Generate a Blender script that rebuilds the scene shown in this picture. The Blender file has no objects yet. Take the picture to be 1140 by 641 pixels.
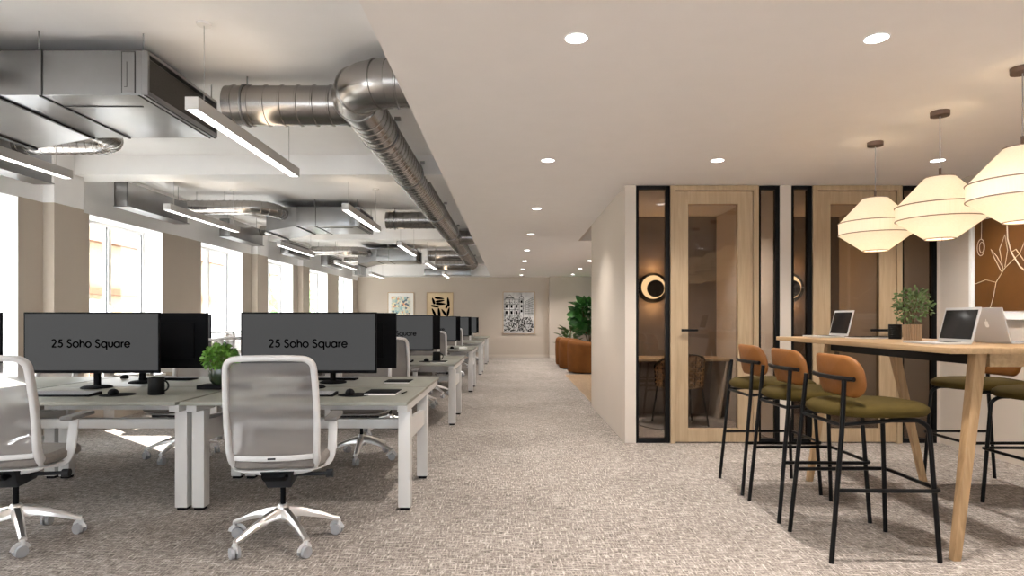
import bpy, bmesh, math, random
from mathutils import Vector, Matrix
R = random.Random(7)
S = bpy.context.scene
COL = S.collection
PI = math.pi
H = 1.25

# ------------------------------------------------------------------ materials
def newmat(name):
    m = bpy.data.materials.new(name); m.use_nodes = True
    nt = m.node_tree; nt.nodes.clear()
    out = nt.nodes.new('ShaderNodeOutputMaterial')
    return m, nt, out

def pr(name, col, rough=.5, metal=0, var=.06, scale=6, bump=0, bscale=80, stretch=None, emit=None, spec=None, sheen=0, col2=None):
    m, nt, out = newmat(name)
    b = nt.nodes.new('ShaderNodeBsdfPrincipled')
    b.inputs['Roughness'].default_value = rough; b.inputs['Metallic'].default_value = metal
    if spec is not None: b.inputs['Specular IOR Level'].default_value = spec
    if sheen: b.inputs['Sheen Weight'].default_value = sheen
    tc = nt.nodes.new('ShaderNodeTexCoord')
    mp = nt.nodes.new('ShaderNodeMapping'); nt.links.new(tc.outputs['Object'], mp.inputs[0])
    if stretch: mp.inputs['Scale'].default_value = stretch
    n = nt.nodes.new('ShaderNodeTexNoise'); n.inputs['Scale'].default_value = scale; n.inputs['Detail'].default_value = 4
    nt.links.new(mp.outputs[0], n.inputs['Vector'])
    r = nt.nodes.new('ShaderNodeValToRGB')
    a = col2 if col2 else tuple(c*(1-var) for c in col)
    c = col if col2 else tuple(min(1, c*(1+var)) for c in col)
    r.color_ramp.elements[0].position = .3; r.color_ramp.elements[1].position = .7
    r.color_ramp.elements[0].color = (*a, 1); r.color_ramp.elements[1].color = (*c, 1)
    nt.links.new(n.outputs[0], r.inputs[0]); nt.links.new(r.outputs[0], b.inputs['Base Color'])
    if bump:
        n2 = nt.nodes.new('ShaderNodeTexNoise'); n2.inputs['Scale'].default_value = bscale
        nt.links.new(mp.outputs[0], n2.inputs['Vector'])
        bp = nt.nodes.new('ShaderNodeBump'); bp.inputs['Strength'].default_value = bump; bp.inputs['Distance'].default_value = .01
        nt.links.new(n2.outputs[0], bp.inputs['Height']); nt.links.new(bp.outputs[0], b.inputs['Normal'])
    if emit:
        b.inputs['Emission Color'].default_value = (*emit[0], 1); b.inputs['Emission Strength'].default_value = emit[1]
    nt.links.new(b.outputs[0], out.inputs[0])
    return m

def emis(name, col, s):
    m, nt, out = newmat(name)
    e = nt.nodes.new('ShaderNodeEmission'); e.inputs[0].default_value = (*col, 1); e.inputs[1].default_value = s
    nt.links.new(e.outputs[0], out.inputs[0]); return m

def glassy(name, tint, gl, rough=0.0, base=None, bf=0):
    """thin pane: tinted see-through plus mirror reflection"""
    m, nt, out = newmat(name)
    t = nt.nodes.new('ShaderNodeBsdfTransparent'); t.inputs[0].default_value = (*tint, 1)
    g = nt.nodes.new('ShaderNodeBsdfGlossy'); g.inputs['Roughness'].default_value = rough
    fr = nt.nodes.new('ShaderNodeLayerWeight'); fr.inputs[0].default_value = .2
    mm = nt.nodes.new('ShaderNodeMath'); mm.operation = 'MULTIPLY_ADD'; mm.inputs[1].default_value = .4; mm.inputs[2].default_value = gl
    nt.links.new(fr.outputs['Fresnel'], mm.inputs[0])
    mx = nt.nodes.new('ShaderNodeMixShader')
    nt.links.new(mm.outputs[0], mx.inputs[0])
    nt.links.new(t.outputs[0], mx.inputs[1]); nt.links.new(g.outputs[0], mx.inputs[2])
    nt.links.new(mx.outputs[0], out.inputs[0]); return m

def porous(name, col, f):
    m, nt, out = newmat(name)
    t = nt.nodes.new('ShaderNodeBsdfTransparent')
    d = nt.nodes.new('ShaderNodeBsdfDiffuse'); d.inputs[0].default_value = (*col, 1)
    tr = nt.nodes.new('ShaderNodeBsdfTranslucent'); tr.inputs[0].default_value = (*col, 1)
    m1 = nt.nodes.new('ShaderNodeMixShader'); m1.inputs[0].default_value = .25
    nt.links.new(d.outputs[0], m1.inputs[1]); nt.links.new(tr.outputs[0], m1.inputs[2])
    mx = nt.nodes.new('ShaderNodeMixShader'); mx.inputs[0].default_value = f
    nt.links.new(t.outputs[0], mx.inputs[1]); nt.links.new(m1.outputs[0], mx.inputs[2])
    nt.links.new(mx.outputs[0], out.inputs[0]); return m

def wood(name, c1, c2, axis='z', rough=.45, scale=3):
    m, nt, out = newmat(name)
    b = nt.nodes.new('ShaderNodeBsdfPrincipled'); b.inputs['Roughness'].default_value = rough
    tc = nt.nodes.new('ShaderNodeTexCoord'); mp = nt.nodes.new('ShaderNodeMapping')
    nt.links.new(tc.outputs['Object'], mp.inputs[0])
    s = {'x': (.06, 1, 1), 'y': (1, .06, 1), 'z': (1, 1, .06)}[axis]
    mp.inputs['Scale'].default_value = tuple(v*14 for v in s)
    n = nt.nodes.new('ShaderNodeTexNoise'); n.inputs['Scale'].default_value = scale; n.inputs['Detail'].default_value = 6; n.inputs['Distortion'].default_value = .6
    nt.links.new(mp.outputs[0], n.inputs['Vector'])
    r = nt.nodes.new('ShaderNodeValToRGB')
    r.color_ramp.elements[0].position = .35; r.color_ramp.elements[1].position = .65
    r.color_ramp.elements[0].color = (*c1, 1); r.color_ramp.elements[1].color = (*c2, 1)
    nt.links.new(n.outputs[0], r.inputs[0]); nt.links.new(r.outputs[0], b.inputs['Base Color'])
    nt.links.new(b.outputs[0], out.inputs[0]); return m

def carpet_mat():
    m, nt, out = newmat('carpet_weave')
    N = nt.nodes.new; L = nt.links.new
    b = N('ShaderNodeBsdfPrincipled'); b.inputs['Roughness'].default_value = .95; b.inputs['Specular IOR Level'].default_value = .1
    tc = N('ShaderNodeTexCoord')
    def streak(sx, sy, sc):
        mp = N('ShaderNodeMapping'); mp.inputs['Scale'].default_value = (sx, sy, 1); L(tc.outputs['Object'], mp.inputs[0])
        n = N('ShaderNodeTexNoise'); n.inputs['Scale'].default_value = sc; n.inputs['Detail'].default_value = 3; n.inputs['Roughness'].default_value = .65
        L(mp.outputs[0], n.inputs['Vector']); return n.outputs[0]
    a = streak(11, 95, 1.0); c = streak(95, 14, 1.0); d = streak(1, 1, 90); e = streak(1.2, 1.2, 1.1)
    mx = N('ShaderNodeMath'); mx.operation = 'MAXIMUM'; L(a, mx.inputs[0]); L(c, mx.inputs[1])
    m1 = N('ShaderNodeMath'); m1.operation = 'MULTIPLY_ADD'; m1.inputs[1].default_value = .35; L(d, m1.inputs[0]); L(mx.outputs[0], m1.inputs[2])
    m2 = N('ShaderNodeMath'); m2.operation = 'MULTIPLY_ADD'; m2.inputs[1].default_value = .12; L(e, m2.inputs[0]); L(m1.outputs[0], m2.inputs[2])
    r = N('ShaderNodeValToRGB'); cr = r.color_ramp
    cr.elements[0].position = .66; cr.elements[0].color = (.12, .103, .092, 1)
    cr.elements[1].position = 1.00; cr.elements[1].color = (.72, .665, .615, 1)
    k = cr.elements.new(.82); k.color = (.35, .31, .28, 1)
    L(m2.outputs[0], r.inputs[0]); L(r.outputs[0], b.inputs['Base Color'])
    bp = N('ShaderNodeBump'); bp.inputs['Strength'].default_value = .5; bp.inputs['Distance'].default_value = .006
    L(m1.outputs[0], bp.inputs['Height']); L(bp.outputs[0], b.inputs['Normal'])
    L(b.outputs[0], out.inputs[0]); return m

M_ = {}
M_['carpet'] = carpet_mat()
M_['white'] = pr('white_paint', (.80, .79, .78), .7, var=.01)
M_['soffit'] = pr('warm_white_ceiling', (.88, .85, .835), .85, var=.01)
M_['slab'] = pr('white_slab', (.90, .895, .90), .85, var=.01)
M_['beige'] = pr('beige_paint', (.50, .435, .37), .8, var=.02, scale=1.5)
M_['beige2'] = pr('pale_beige_paint', (.58, .515, .45), .7, var=.02, scale=1.5)
M_['boothwall'] = pr('brown_booth_wall', (.16, .128, .105), .6, var=.08, scale=3, stretch=(6, 6, .2))
M_['frame_white'] = pr('window_white', (.90, .90, .90), .4, var=.01)
M_['gasket'] = pr('gasket_dark', (.02, .02, .025), .5)
M_['pane'] = glassy('window_pane', (.97, .98, .98), .02)
M_['smoked'] = glassy('partition_glass', (.60, .57, .54), .035)
M_['black'] = pr('black_metal', (.005, .005, .0055), .38, var=.1, spec=.15)
M_['blackp'] = pr('black_plastic', (.006, .006, .007), .75, var=.1, spec=.08)
M_['mechgrey'] = pr('charcoal_plastic', (.022, .023, .026), .6, var=.1, spec=.2)
M_['screen'] = pr('screen_grey', (.01, .01, .01), .6, var=.0, emit=((1, 1, 1), .044), spec=.05)
M_['ink'] = pr('screen_ink', (.0, .0, .0), 1, spec=0)
M_['desktop'] = pr('sage_grey_laminate', (.235, .235, .20), .42, var=.05, scale=4, stretch=(1, 12, 1))
M_['deskleg'] = pr('desk_white_metal', (.58, .565, .55), .4, var=.01)
M_['chairwhite'] = pr('chair_white_plastic', (.60, .59, .585), .35, var=.01)
M_['mesh'] = porous('chair_grey_mesh', (.33, .31, .298), .55)
M_['seatgrey'] = pr('grey_seat_fabric', (.20, .18, .165), .9, var=.08, scale=60)
M_['padgrey'] = pr('grey_arm_pad', (.16, .15, .145), .6)
M_['alu'] = pr('polished_aluminium', (.82, .81, .80), .32, metal=1, var=.03)
M_['castergrey'] = pr('caster_grey', (.33, .33, .34), .5)
M_['galv'] = pr('galvanised_steel', (.36, .345, .335), .27, metal=1, var=.10, scale=3, bump=.03, bscale=3)
M_['galvb'] = pr('galvanised_sheet', (.28, .28, .285), .30, metal=1, var=.12, scale=2.2, bump=.04, bscale=2)
M_['seam'] = pr('dark_seam', (.05, .05, .05), .5, metal=.5)
M_['filter'] = pr('dark_filter_mesh', (.045, .042, .04), .8, var=.3, scale=120)
M_['oak'] = wood('oak_veneer', (.36, .26, .155), (.44, .325, .205), 'z')
M_['oaktop'] = wood('oak_tabletop', (.32, .205, .105), (.42, .28, .15), 'y')
M_['oakleg'] = wood('oak_leg_wood', (.30, .185, .09), (.42, .27, .14), 'z')
M_['plank'] = wood('plank_floor', (.26, .17, .095), (.36, .25, .15), 'y', .4)
M_['leather'] = pr('tan_leather', (.22, .083, .018), .48, spec=.3, var=.12, scale=9, bump=.05, bscale=120)
M_['olive'] = pr('olive_velvet', (.055, .038, .008), .9, var=.12, scale=8, spec=.15)
M_['velvet'] = pr('rust_velvet', (.14, .052, .012), .85, var=.15, scale=5, spec=.15)
M_['copper'] = pr('bronze_metal', (.16, .11, .09), .4, metal=.7)
M_['hoop'] = pr('shade_hoop', (.26, .19, .16), .7)
M_['lens'] = emis('downlight_glow', (1, .97, .92), 12)
M_['strip'] = emis('linear_glow', (1, .97, .94), 5)
M_['stripup'] = emis('linear_up_glow', (1, .80, .58), 4.5)
M_['crescent'] = emis('crescent_glow', (1, .70, .38), 2.0)
M_['lap'] = pr('laptop_aluminium', (.56, .56, .575), .4, metal=.3, var=.01)
M_['lapscreen'] = pr('laptop_screen', (.012, .013, .015), .08)
M_['logo'] = pr('logo_white', (.95, .95, .95), .5)
M_['ceramic'] = pr('black_ceramic', (.005, .005, .005), .45, spec=.2)
M_['paper'] = pr('paper_white', (.82, .81, .79), .8, var=.02)
M_['leaf'] = pr('bright_leaf', (.16, .34, .035), .5, col2=(.05, .15, .015), scale=14)
M_['leafd'] = pr('deep_green_leaf', (.05, .17, .03), .35, col2=(.012, .06, .012), scale=6)
M_['leafm'] = pr('muted_leaf', (.13, .20, .07), .6, col2=(.05, .10, .03), scale=12)
M_['stem'] = pr('brown_stem', (.12, .08, .04), .8)
M_['potwood'] = pr('ribbed_brown_pot', (.30, .20, .12), .6)
M_['potglass'] = pr('dark_glass_bowl', (.02, .03, .015), .12)
M_['wicker'] = pr('brown_wicker', (.50, .29, .12), .7, col2=(.02, .012, .008), scale=13)
M_['rug'] = pr('grey_rug', (.16, .15, .14), .95, var=.1, scale=60)
M_['brick'] = pr('facade_stone', (.30, .24, .15), .9, var=.1, scale=2)
M_['roofred'] = pr('facade_red', (.24, .10, .05), .9, var=.2, scale=2)
M_['street'] = pr('street_grey', (.4, .4, .4), .9)

# ------------------------------------------------------------------ mesh helper
class MB:
    def __init__(s): s.b = bmesh.new(); s.mi = 0
    def _new(s, fs):
        for f in fs: f.material_index = s.mi
    def box(s, x0, x1, y0, y1, z0, z1, bev=0):
        if x1 < x0: x0, x1 = x1, x0
        if y1 < y0: y0, y1 = y1, y0
        if z1 < z0: z0, z1 = z1, z0
        r = bmesh.ops.create_cube(s.b, size=1)
        vs = r['verts']
        for v in vs:
            v.co = Vector(((x0+x1)/2 + v.co.x*(x1-x0), (y0+y1)/2 + v.co.y*(y1-y0), (z0+z1)/2 + v.co.z*(z1-z0)))
        fs = set(f for v in vs for f in v.link_faces); s._new(fs)
        if bev:
            es = list(set(e for v in vs for e in v.link_edges))
            r = bmesh.ops.bevel(s.b, geom=es, offset=bev, segments=2, affect='EDGES', profile=.6)
            s._new(r['faces'])
        return s
    def hexa(s, pts, bev=0):
        """8 points: bottom 4 ccw, top 4 ccw"""
        v = [s.b.verts.new(p) for p in pts]
        fs = [s.b.faces.new([v[i] for i in q]) for q in ((3,2,1,0),(4,5,6,7),(0,1,5,4),(1,2,6,5),(2,3,7,6),(3,0,4,7))]
        s._new(fs)
        if bev:
            es = list(set(e for f in fs for e in f.edges))
            r = bmesh.ops.bevel(s.b, geom=es, offset=bev, segments=2, affect='EDGES', profile=.6); s._new(r['faces'])
        return s
    def ring(s, c, x, y, n=None, pts=None):
        return [s.b.verts.new(c + x*p[0] + y*p[1]) for p in pts]
    def skin(s, rings, caps=True, closed=False):
        n = len(rings[0]); fs = []
        m = len(rings)
        for i in range(m if closed else m-1):
            a, c = rings[i], rings[(i+1) % m]
            for j in range(n):
                try: fs.append(s.b.faces.new((a[j], a[(j+1) % n], c[(j+1) % n], c[j])))
                except ValueError: pass
        if caps and not closed:
            fs.append(s.b.faces.new(list(reversed(rings[0])))); fs.append(s.b.faces.new(rings[-1]))
        s._new(fs); return s
    def sweep(s, path, prof, closed=False, caps=True, up=None, scales=None):
        P = [Vector(p) for p in path]; n = len(P); T = []
        for i in range(n):
            if closed: t = (P[(i+1) % n]-P[i-1])
            else: t = P[min(i+1, n-1)]-P[max(i-1, 0)]
            T.append(t.normalized())
        u = Vector(up) if up else (Vector((0, 0, 1)) if abs(T[0].z) < .9 else Vector((0, 1, 0)))
        rings = []; x = T[0].cross(u)
        if x.length < 1e-4: x = T[0].cross(Vector((1, 0, 0)))
        x.normalize()
        for i in range(n):
            if up:
                xx = T[i].cross(Vector(up))
                if xx.length > .05: x = xx.normalized()
            x = (x - T[i]*x.dot(T[i])).normalized()
            y = x.cross(T[i]).normalized()
            k = scales[i] if scales else 1
            rings.append([s.b.verts.new(P[i] + x*p[0]*k + y*p[1]*k) for p in prof])
        return s.skin(rings, caps, closed)
    def tube(s, path, r, seg=10, closed=False, caps=True, scales=None):
        return s.sweep(path, [(r*math.cos(2*PI*i/seg), r*math.sin(2*PI*i/seg)) for i in range(seg)], closed, caps, None, scales)
    def cyl(s, p0, p1, r0, r1=None, seg=16):
        r1 = r0 if r1 is None else r1
        return s.tube([p0, p1], 1, seg, scales=[r0, r1])
    def lathe(s, prof, seg=24, c=(0, 0, 0), cap=True, closed=False):
        c = Vector(c); rings = [[s.b.verts.new(c + Vector((r*math.cos(2*PI*i/seg), r*math.sin(2*PI*i/seg), z))) for i in range(seg)] for r, z in prof]
        return s.skin(rings, cap, closed)
    def quad(s, pts):
        f = s.b.faces.new([s.b.verts.new(p) for p in pts]); s._new([f]); return s
    def leaf(s, p, d, n, L, W, fold=.15):
        """curved pointed leaf starting at p"""
        d = d.normalized(); side = d.cross(n).normalized(); n = side.cross(d).normalized()
        prof = [(0, .05), (.3, .85), (.6, .9), (.85, .5), (1, .02)]
        l = []; c = []; r = []
        for t, w in prof:
            q = p + d*L*t - n*L*.25*t*t
            c.append(s.b.verts.new(q)); l.append(s.b.verts.new(q + side*W*w*.5 + n*W*fold*w)); r.append(s.b.verts.new(q - side*W*w*.5 + n*W*fold*w))
        fs = []
        for i in range(4):
            fs += [s.b.faces.new((l[i], l[i+1], c[i+1], c[i])), s.b.faces.new((c[i], c[i+1], r[i+1], r[i]))]
        s._new(fs); return s
    def ribbon(s, pts, w, z0, z1, y=None):
        """flat thick stroke in the XZ plane: pts (x,z); thickness from y=z0 to z1"""
        P = [Vector((p[0], p[1])) for p in pts]; n = len(P); A = []; B = []
        cl = (P[0]-P[-1]).length < 1e-6
        if cl: P = P[:-1]; n -= 1
        for i in range(n):
            t = (P[(i+1) % n]-P[i-1]) if cl else (P[min(i+1, n-1)]-P[max(i-1, 0)])
            t.normalize(); nn = Vector((-t.y, t.x))
            A.append(P[i]+nn*w/2); B.append(P[i]-nn*w/2)
        rings = [[s.b.verts.new((A[i].x, z0, A[i].y)), s.b.verts.new((B[i].x, z0, B[i].y)), s.b.verts.new((B[i].x, z1, B[i].y)), s.b.verts.new((A[i].x, z1, A[i].y))] for i in range(n)]
        return s.skin(rings, True, cl)
    def xf(s, mat):
        bmesh.ops.transform(s.b, matrix=mat, verts=s.b.verts[:]); return s
    def build(s, name, mats, parent=None, smooth=35, loc=None, rz=0):
        bmesh.ops.recalc_face_normals(s.b, faces=s.b.faces[:])
        me = bpy.data.meshes.new(name); s.b.to_mesh(me); s.b.free()
        if not isinstance(mats, (list, tuple)): mats = [mats]
        for m in mats: me.materials.append(M_[m] if isinstance(m, str) else m)
        if smooth:
            me.polygons.foreach_set('use_smooth', [True]*len(me.polygons)); me.set_sharp_from_angle(angle=math.radians(smooth))
        o = bpy.data.objects.new(name, me); COL.objects.link(o)
        if parent: o.parent = parent
        if loc: o.location = loc
        if rz: o.rotation_euler.z = rz
        return o

def empty(name, loc=(0, 0, 0), rz=0):
    o = bpy.data.objects.new(name, None); COL.objects.link(o); o.location = loc; o.rotation_euler.z = rz; o.empty_display_size = .1
    return o
def tag(o, label, cat, group=None, kind=None):
    o['label'] = label; o['category'] = cat
    if group: o['group'] = group
    elif 'group' in o: del o['group']
    if kind: o['kind'] = kind
    return o
KIDS = {}
def copy_tree(o, loc=None, rz=None, parent=None):
    c = o.copy(); COL.objects.link(c)
    if parent: c.parent = parent
    if loc is not None: c.location = loc
    if rz is not None: c.rotation_euler.z = rz
    for ch in [x for x in COL.objects if x.parent == o]:
        copy_tree(ch, parent=c)
    return c
def arc(cx, cy, r, a0, a1, n=16, ry=None):
    ry = ry or r
    return [(cx + r*math.cos(math.radians(a0+(a1-a0)*i/n)), cy + ry*math.sin(math.radians(a0+(a1-a0)*i/n))) for i in range(n+1)]
def rrect(w, h, r, n=5):
    p = []
    for cx, cy, a in ((w/2-r, h/2-r, 0), (-w/2+r, h/2-r, 90), (-w/2+r, -h/2+r, 180), (w/2-r, -h/2+r, 270)):
        p += arc(cx, cy, r, a, a+90, n)
    return p
def smooth_path(pts, r=.04, n=5):
    """round the corners of a polyline"""
    P = [Vector(p) for p in pts]; out = [P[0]]
    for i in range(1, len(P)-1):
        a = (P[i-1]-P[i]); b = (P[i+1]-P[i]); k = min(r, a.length*.45, b.length*.45)
        p0 = P[i]+a.normalized()*k; p1 = P[i]+b.normalized()*k
        for j in range(n+1):
            t = j/n; out.append(p0*(1-t)**2 + P[i]*2*t*(1-t) + p1*t*t)
    out.append(P[-1]); return out

# ------------------------------------------------------------------ shell
XL, XR, YB, YF, ZC, ZS = -4.96, 4.33, 20.35, -4.0, 2.60, 3.07
XO = -5.30
b = MB(); b.box(XO, 1.2, YF, YB, -.1, 0); b.box(1.2, XR, YF, 9.0, -.1, 0); b.box(1.2, 6, 14.2, YB, -.1, 0)
tag(b.build('floor', 'carpet', smooth=0), 'woven greige carpet floor running the length of the office', 'floor', kind='structure')
b = MB(); b.box(1.2, 6, 9.0, 14.2, -.1, 0)
tag(b.build('floor_timber', 'plank', smooth=0), 'oak timber floor strip beside the lounge armchairs', 'floor', kind='structure')
b = MB(); b.box(XO, -.645, YF, YB, ZS, ZS+.1)
tag(b.build('ceiling', 'slab', smooth=0), 'exposed white upper ceiling above the desks', 'ceiling', kind='structure')
b = MB()
b.box(-.645, 1.16, YF, YB, ZC, ZS); b.box(1.16, 6, YF, 9.0, ZC, ZS); b.box(1.16, 6, 10.9, YB, ZC, ZS)
tag(b.build('ceiling_lowered', 'soffit', smooth=0), 'lowered smooth plaster ceiling over the aisle and table', 'ceiling', kind='structure')
b = MB(); b.box(1.16, 6, 9.0, 10.9, ZS, ZS+.1)
b.box(1.16, 6, 10.84, 10.895, ZC+.002, ZS-.002); b.box(1.162, 1.2, 9.01, 10.84, ZC+.002, ZS-.002)
tag(b.build('ceiling_coffer', 'beige', smooth=0), 'beige recess in the ceiling above the lounge', 'ceiling', kind='structure')
for k, yb in enumerate((6.97-5.67, 6.97, 12.64, 18.31)):
    b = MB(); b.box(XO, -.65, yb, yb+.36, 2.85, ZS-.001)
    tag(b.build('beam', 'slab', smooth=0), ['white ceiling beam over the viewer before the front duct', 'white ceiling beam crossing behind the nearest air unit', 'white ceiling beam crossing behind the second air unit', 'white ceiling beam crossing nearest the back wall'][k], 'beam', kind='structure')
b = MB(); b.box(XO, -.65, 19.6, YB, 2.605, ZS-.001)
tag(b.build('bulkhead_wall', 'slab', smooth=0), 'white bulkhead above the pictures on the back wall', 'bulkhead', kind='structure')

# left wall with openings
WIN = [(-.60+0, .95), (2.10, 3.65), (4.77, 6.33), (7.39, 8.95), (10.06, 11.62), (12.82, 14.30), (15.42, 17.0), (18.1, 19.68)]
ZT, ZSILL = 2.485, .45
b = MB()
ys = [YF]; 
for a, c in WIN: ys += [a, c]
ys.append(YB)
for i in range(0, len(ys), 2): b.box(XO, XL, ys[i], ys[i+1], 0, ZT)
for a, c in WIN: b.box(XO, XL, a, c, 0, ZSILL)
b.mi = 1; b.box(XO, XL, YF, YB, ZT, ZS-.001)
tag(b.build('wall_left', ['beige', 'slab'], smooth=0), 'beige window wall with white band along its top', 'wall', kind='structure')
for k, (a, c) in enumerate(((6.66, 7.12), (12.0, 12.5), (14.62, 15.1), (1.2, 1.7))):
    b = MB(); b.box(XL, -4.84, a, c, 0, ZT-.001); b.mi = 1; b.box(XL, -4.84, a, c, ZT, ZS-.002)
    tag(b.build('pilaster_wall', ['beige', 'slab'], smooth=0), ['beige pilaster left of the large near window', 'beige pilaster between third and fourth far windows', 'narrow beige pilaster beside the last but one window', 'beige pilaster behind the viewer'][k], 'pilaster', kind='structure')
wl = ['window behind the viewer', 'window beside the viewer', 'overexposed window at the left edge of the view', 'large window seen above the left monitor', 'window showing a red roof, between two beige piers', 'window right of the red roof view', 'narrow far window before the last', 'last window next to the back wall']
for i, (a, c) in enumerate(WIN):
    w = tag(empty('window_%d' % (i+1), (-5.25, (a+c)/2, ZSILL)), 'white framed casement ' + wl[i], 'window', kind='structure')
    hw = (c-a)/2; hh = ZT-ZSILL; fr = MB(); t = .05
    fr.box(-.035, .03, -hw, -hw+t, 0, hh); fr.box(-.035, .03, hw-t, hw, 0, hh); fr.box(-.035, .03, -hw+t, hw-t, 0, t); fr.box(-.035, .03, -hw+t, hw-t, hh-t, hh)
    fr.box(-.035, .035, -.03, .03, t, hh-t)
    fr.build('window_frame', 'frame_white', w, smooth=0)
    g = MB()
    for yy in (-.042, .0305, hw-t-.013): g.box(.012, .022, yy, yy+.011, t, hh-t)
    g.build('gasket', 'gasket', w, smooth=0)
    p = MB(); p.box(-.004, .004, -hw+t, -.0305, t, hh-t); p.box(-.004, .004, .0305, hw-t, t, hh-t); p.build('pane', 'pane', w, smooth=0)
    rv = MB(); rv.box(.03, .289, hw-.008, hw-.001, 0, hh-.001); rv.box(.03, .289, -hw+.001, -hw+.008, 0, hh-.001); rv.box(.03, .289, -hw+.008, hw-.008, hh-.008, hh-.001)
    rv.build('reveal', 'frame_white', w, smooth=0)
    sl = MB(); sl.box(.03, .34, -hw, hw, 0, .03, .004); sl.build('window_sill', 'frame_white', w)
    hd = MB(); hd.box(.035, .05, -.014, .014, .88, .98, .003); hd.box(.05, .065, -.01, .01, .84, .96, .003); hd.build('window_handle', 'frame_white', w)

def added_front_windows():  # unseen windows, added to light the surfaces that face the camera
    for i, (a, c) in enumerate(FW):
        w = tag(empty('window_%d' % (i+11), ((a+c)/2, YF-.08, .2)), 'added tall white framed window giving soft front light behind the viewer, number %d from the left' % (i+1), 'window', kind='structure')
        h = (c-a)/2; fr = MB(); t = .05
        fr.box(-h, -h+t, -.03, .03, 0, 2.3); fr.box(h-t, h, -.03, .03, 0, 2.3); fr.box(-h+t, h-t, -.03, .03, 0, t); fr.box(-h+t, h-t, -.03, .03, 2.3-t, 2.3); fr.box(-.025, .025, -.03, .03, t, 2.3-t)
        fr.build('window_frame', 'frame_white', w, smooth=0)
        p = MB(); p.box(-h+t, -.025, -.004, .004, t, 2.3-t); p.box(.025, h-t, -.004, .004, t, 2.3-t); p.build('pane', 'pane', w, smooth=0)
# back wall, right wall, rear wall
b = MB(); b.box(XO, 1.22, YB, YB+.15, 0, ZS)
tag(b.build('wall_back', 'beige', smooth=0), 'beige back wall carrying three framed pictures', 'wall', kind='structure')
b = MB(); b.box(1.22, 6, 20.0, YB+.15, 0, ZC-.001)
tag(b.build('wall_lounge', 'beige', smooth=0), 'beige wall behind the lounge plant', 'wall', kind='structure')
b = MB(); b.box(6, 6.15, 9.0, YB, 0, ZS)
tag(b.build('wall_far_right', 'beige', smooth=0), 'beige wall closing the lounge on the right', 'wall', kind='structure')
b = MB(); b.box(XR, XR+.15, YF, 9.0, 0, ZC-.001)
tag(b.build('wall_right', 'beige2', smooth=0), 'plain beige right wall beside the high table', 'wall', kind='structure')
FW = [(-4.1, -2.9), (-1.4, .0), (.9, 2.1)]  # openings for the added windows behind the viewer, sized for soft fill
b = MB(); xs = [XO] + [v for p in FW for v in p] + [XR]
for i in range(0, len(xs), 2): b.box(xs[i], xs[i+1], YF-.15, YF, 0, ZS)
for a, c in FW: b.box(a, c, YF-.15, YF, 2.5, ZS); b.box(a, c, YF-.15, YF, 0, .2)
tag(b.build('wall_front', 'beige', smooth=0), 'beige wall behind the viewer', 'wall', kind='structure')
b = MB(); b.box(XL, 1.22, YB-.015, YB-.001, 0, .1); b.box(1.222, 6, 19.985, 19.999, 0, .1)
tag(b.build('baseboard_back', 'beige2', smooth=0), 'pale skirting board along the back wall', 'baseboard', kind='structure')

added_front_windows()
# booth block
YG, YBB = 6.34, 8.30
b = MB(); b.box(1.15, 1.259, YG, 9.0, 0, ZC-.001)
tag(b.build('wall_booth_left', 'beige2', smooth=0), 'pale beige side wall of the meeting booths facing the aisle', 'wall', kind='structure')
b = MB(); b.box(2.71, 2.825, YG, YBB, 0, ZC-.001)
tag(b.build('wall_booth_divider', 'beige2', smooth=0), 'narrow beige wall dividing the two glazed booths', 'wall', kind='structure')
b = MB(); b.box(1.259, XR, YBB, 9.0, 0, ZC-.001)
tag(b.build('wall_booth_back', 'boothwall', smooth=0), 'dark brown back wall inside the booths', 'wall', kind='structure')
b = MB(); b.box(4.295, XR-.001, YG, YG+.1, 0, ZC-.002)
tag(b.build('wall_booth_end', 'beige2', smooth=0), 'beige strip of wall at the right end of the glazed booths', 'wall', kind='structure')
def sidelight(n, x0, x1, label):
    w = tag(empty('window_%d' % n, ((x0+x1)/2, YG+.03, 0)), label, 'window', kind='structure')
    h = (x1-x0)/2-.001; f = MB(); t = .038; d = .03; zt = ZC-.006
    f.box(-h, -h+t*.7, -d, d, 0, zt, .003); f.box(h-t*1.1, h, -d, d, 0, zt, .003); f.box(-h+t*.7, h-t*1.1, -d, d, .0, .045, .003); f.box(-h+t*.7, h-t*1.1, -d, d, zt-.04, zt, .003)
    f.build('window_frame', 'black', w)
    p = MB(); p.box(-h+t*.7, h-t*1.1, -.004, .004, .045, zt-.04); p.build('pane', 'smoked', w, smooth=0)
sidelight(21, 1.259, 1.603, 'black framed sidelight with the crescent lamp and wicker chair behind')
sidelight(22, 2.491, 2.71, 'slim black framed sidelight just right of the first booth door')
sidelight(23, 2.825, 3.035, 'slim black framed sidelight just left of the second booth door')
sidelight(24, 3.935, 4.295, 'black framed sidelight behind the potted plant at the wall end')
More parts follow.
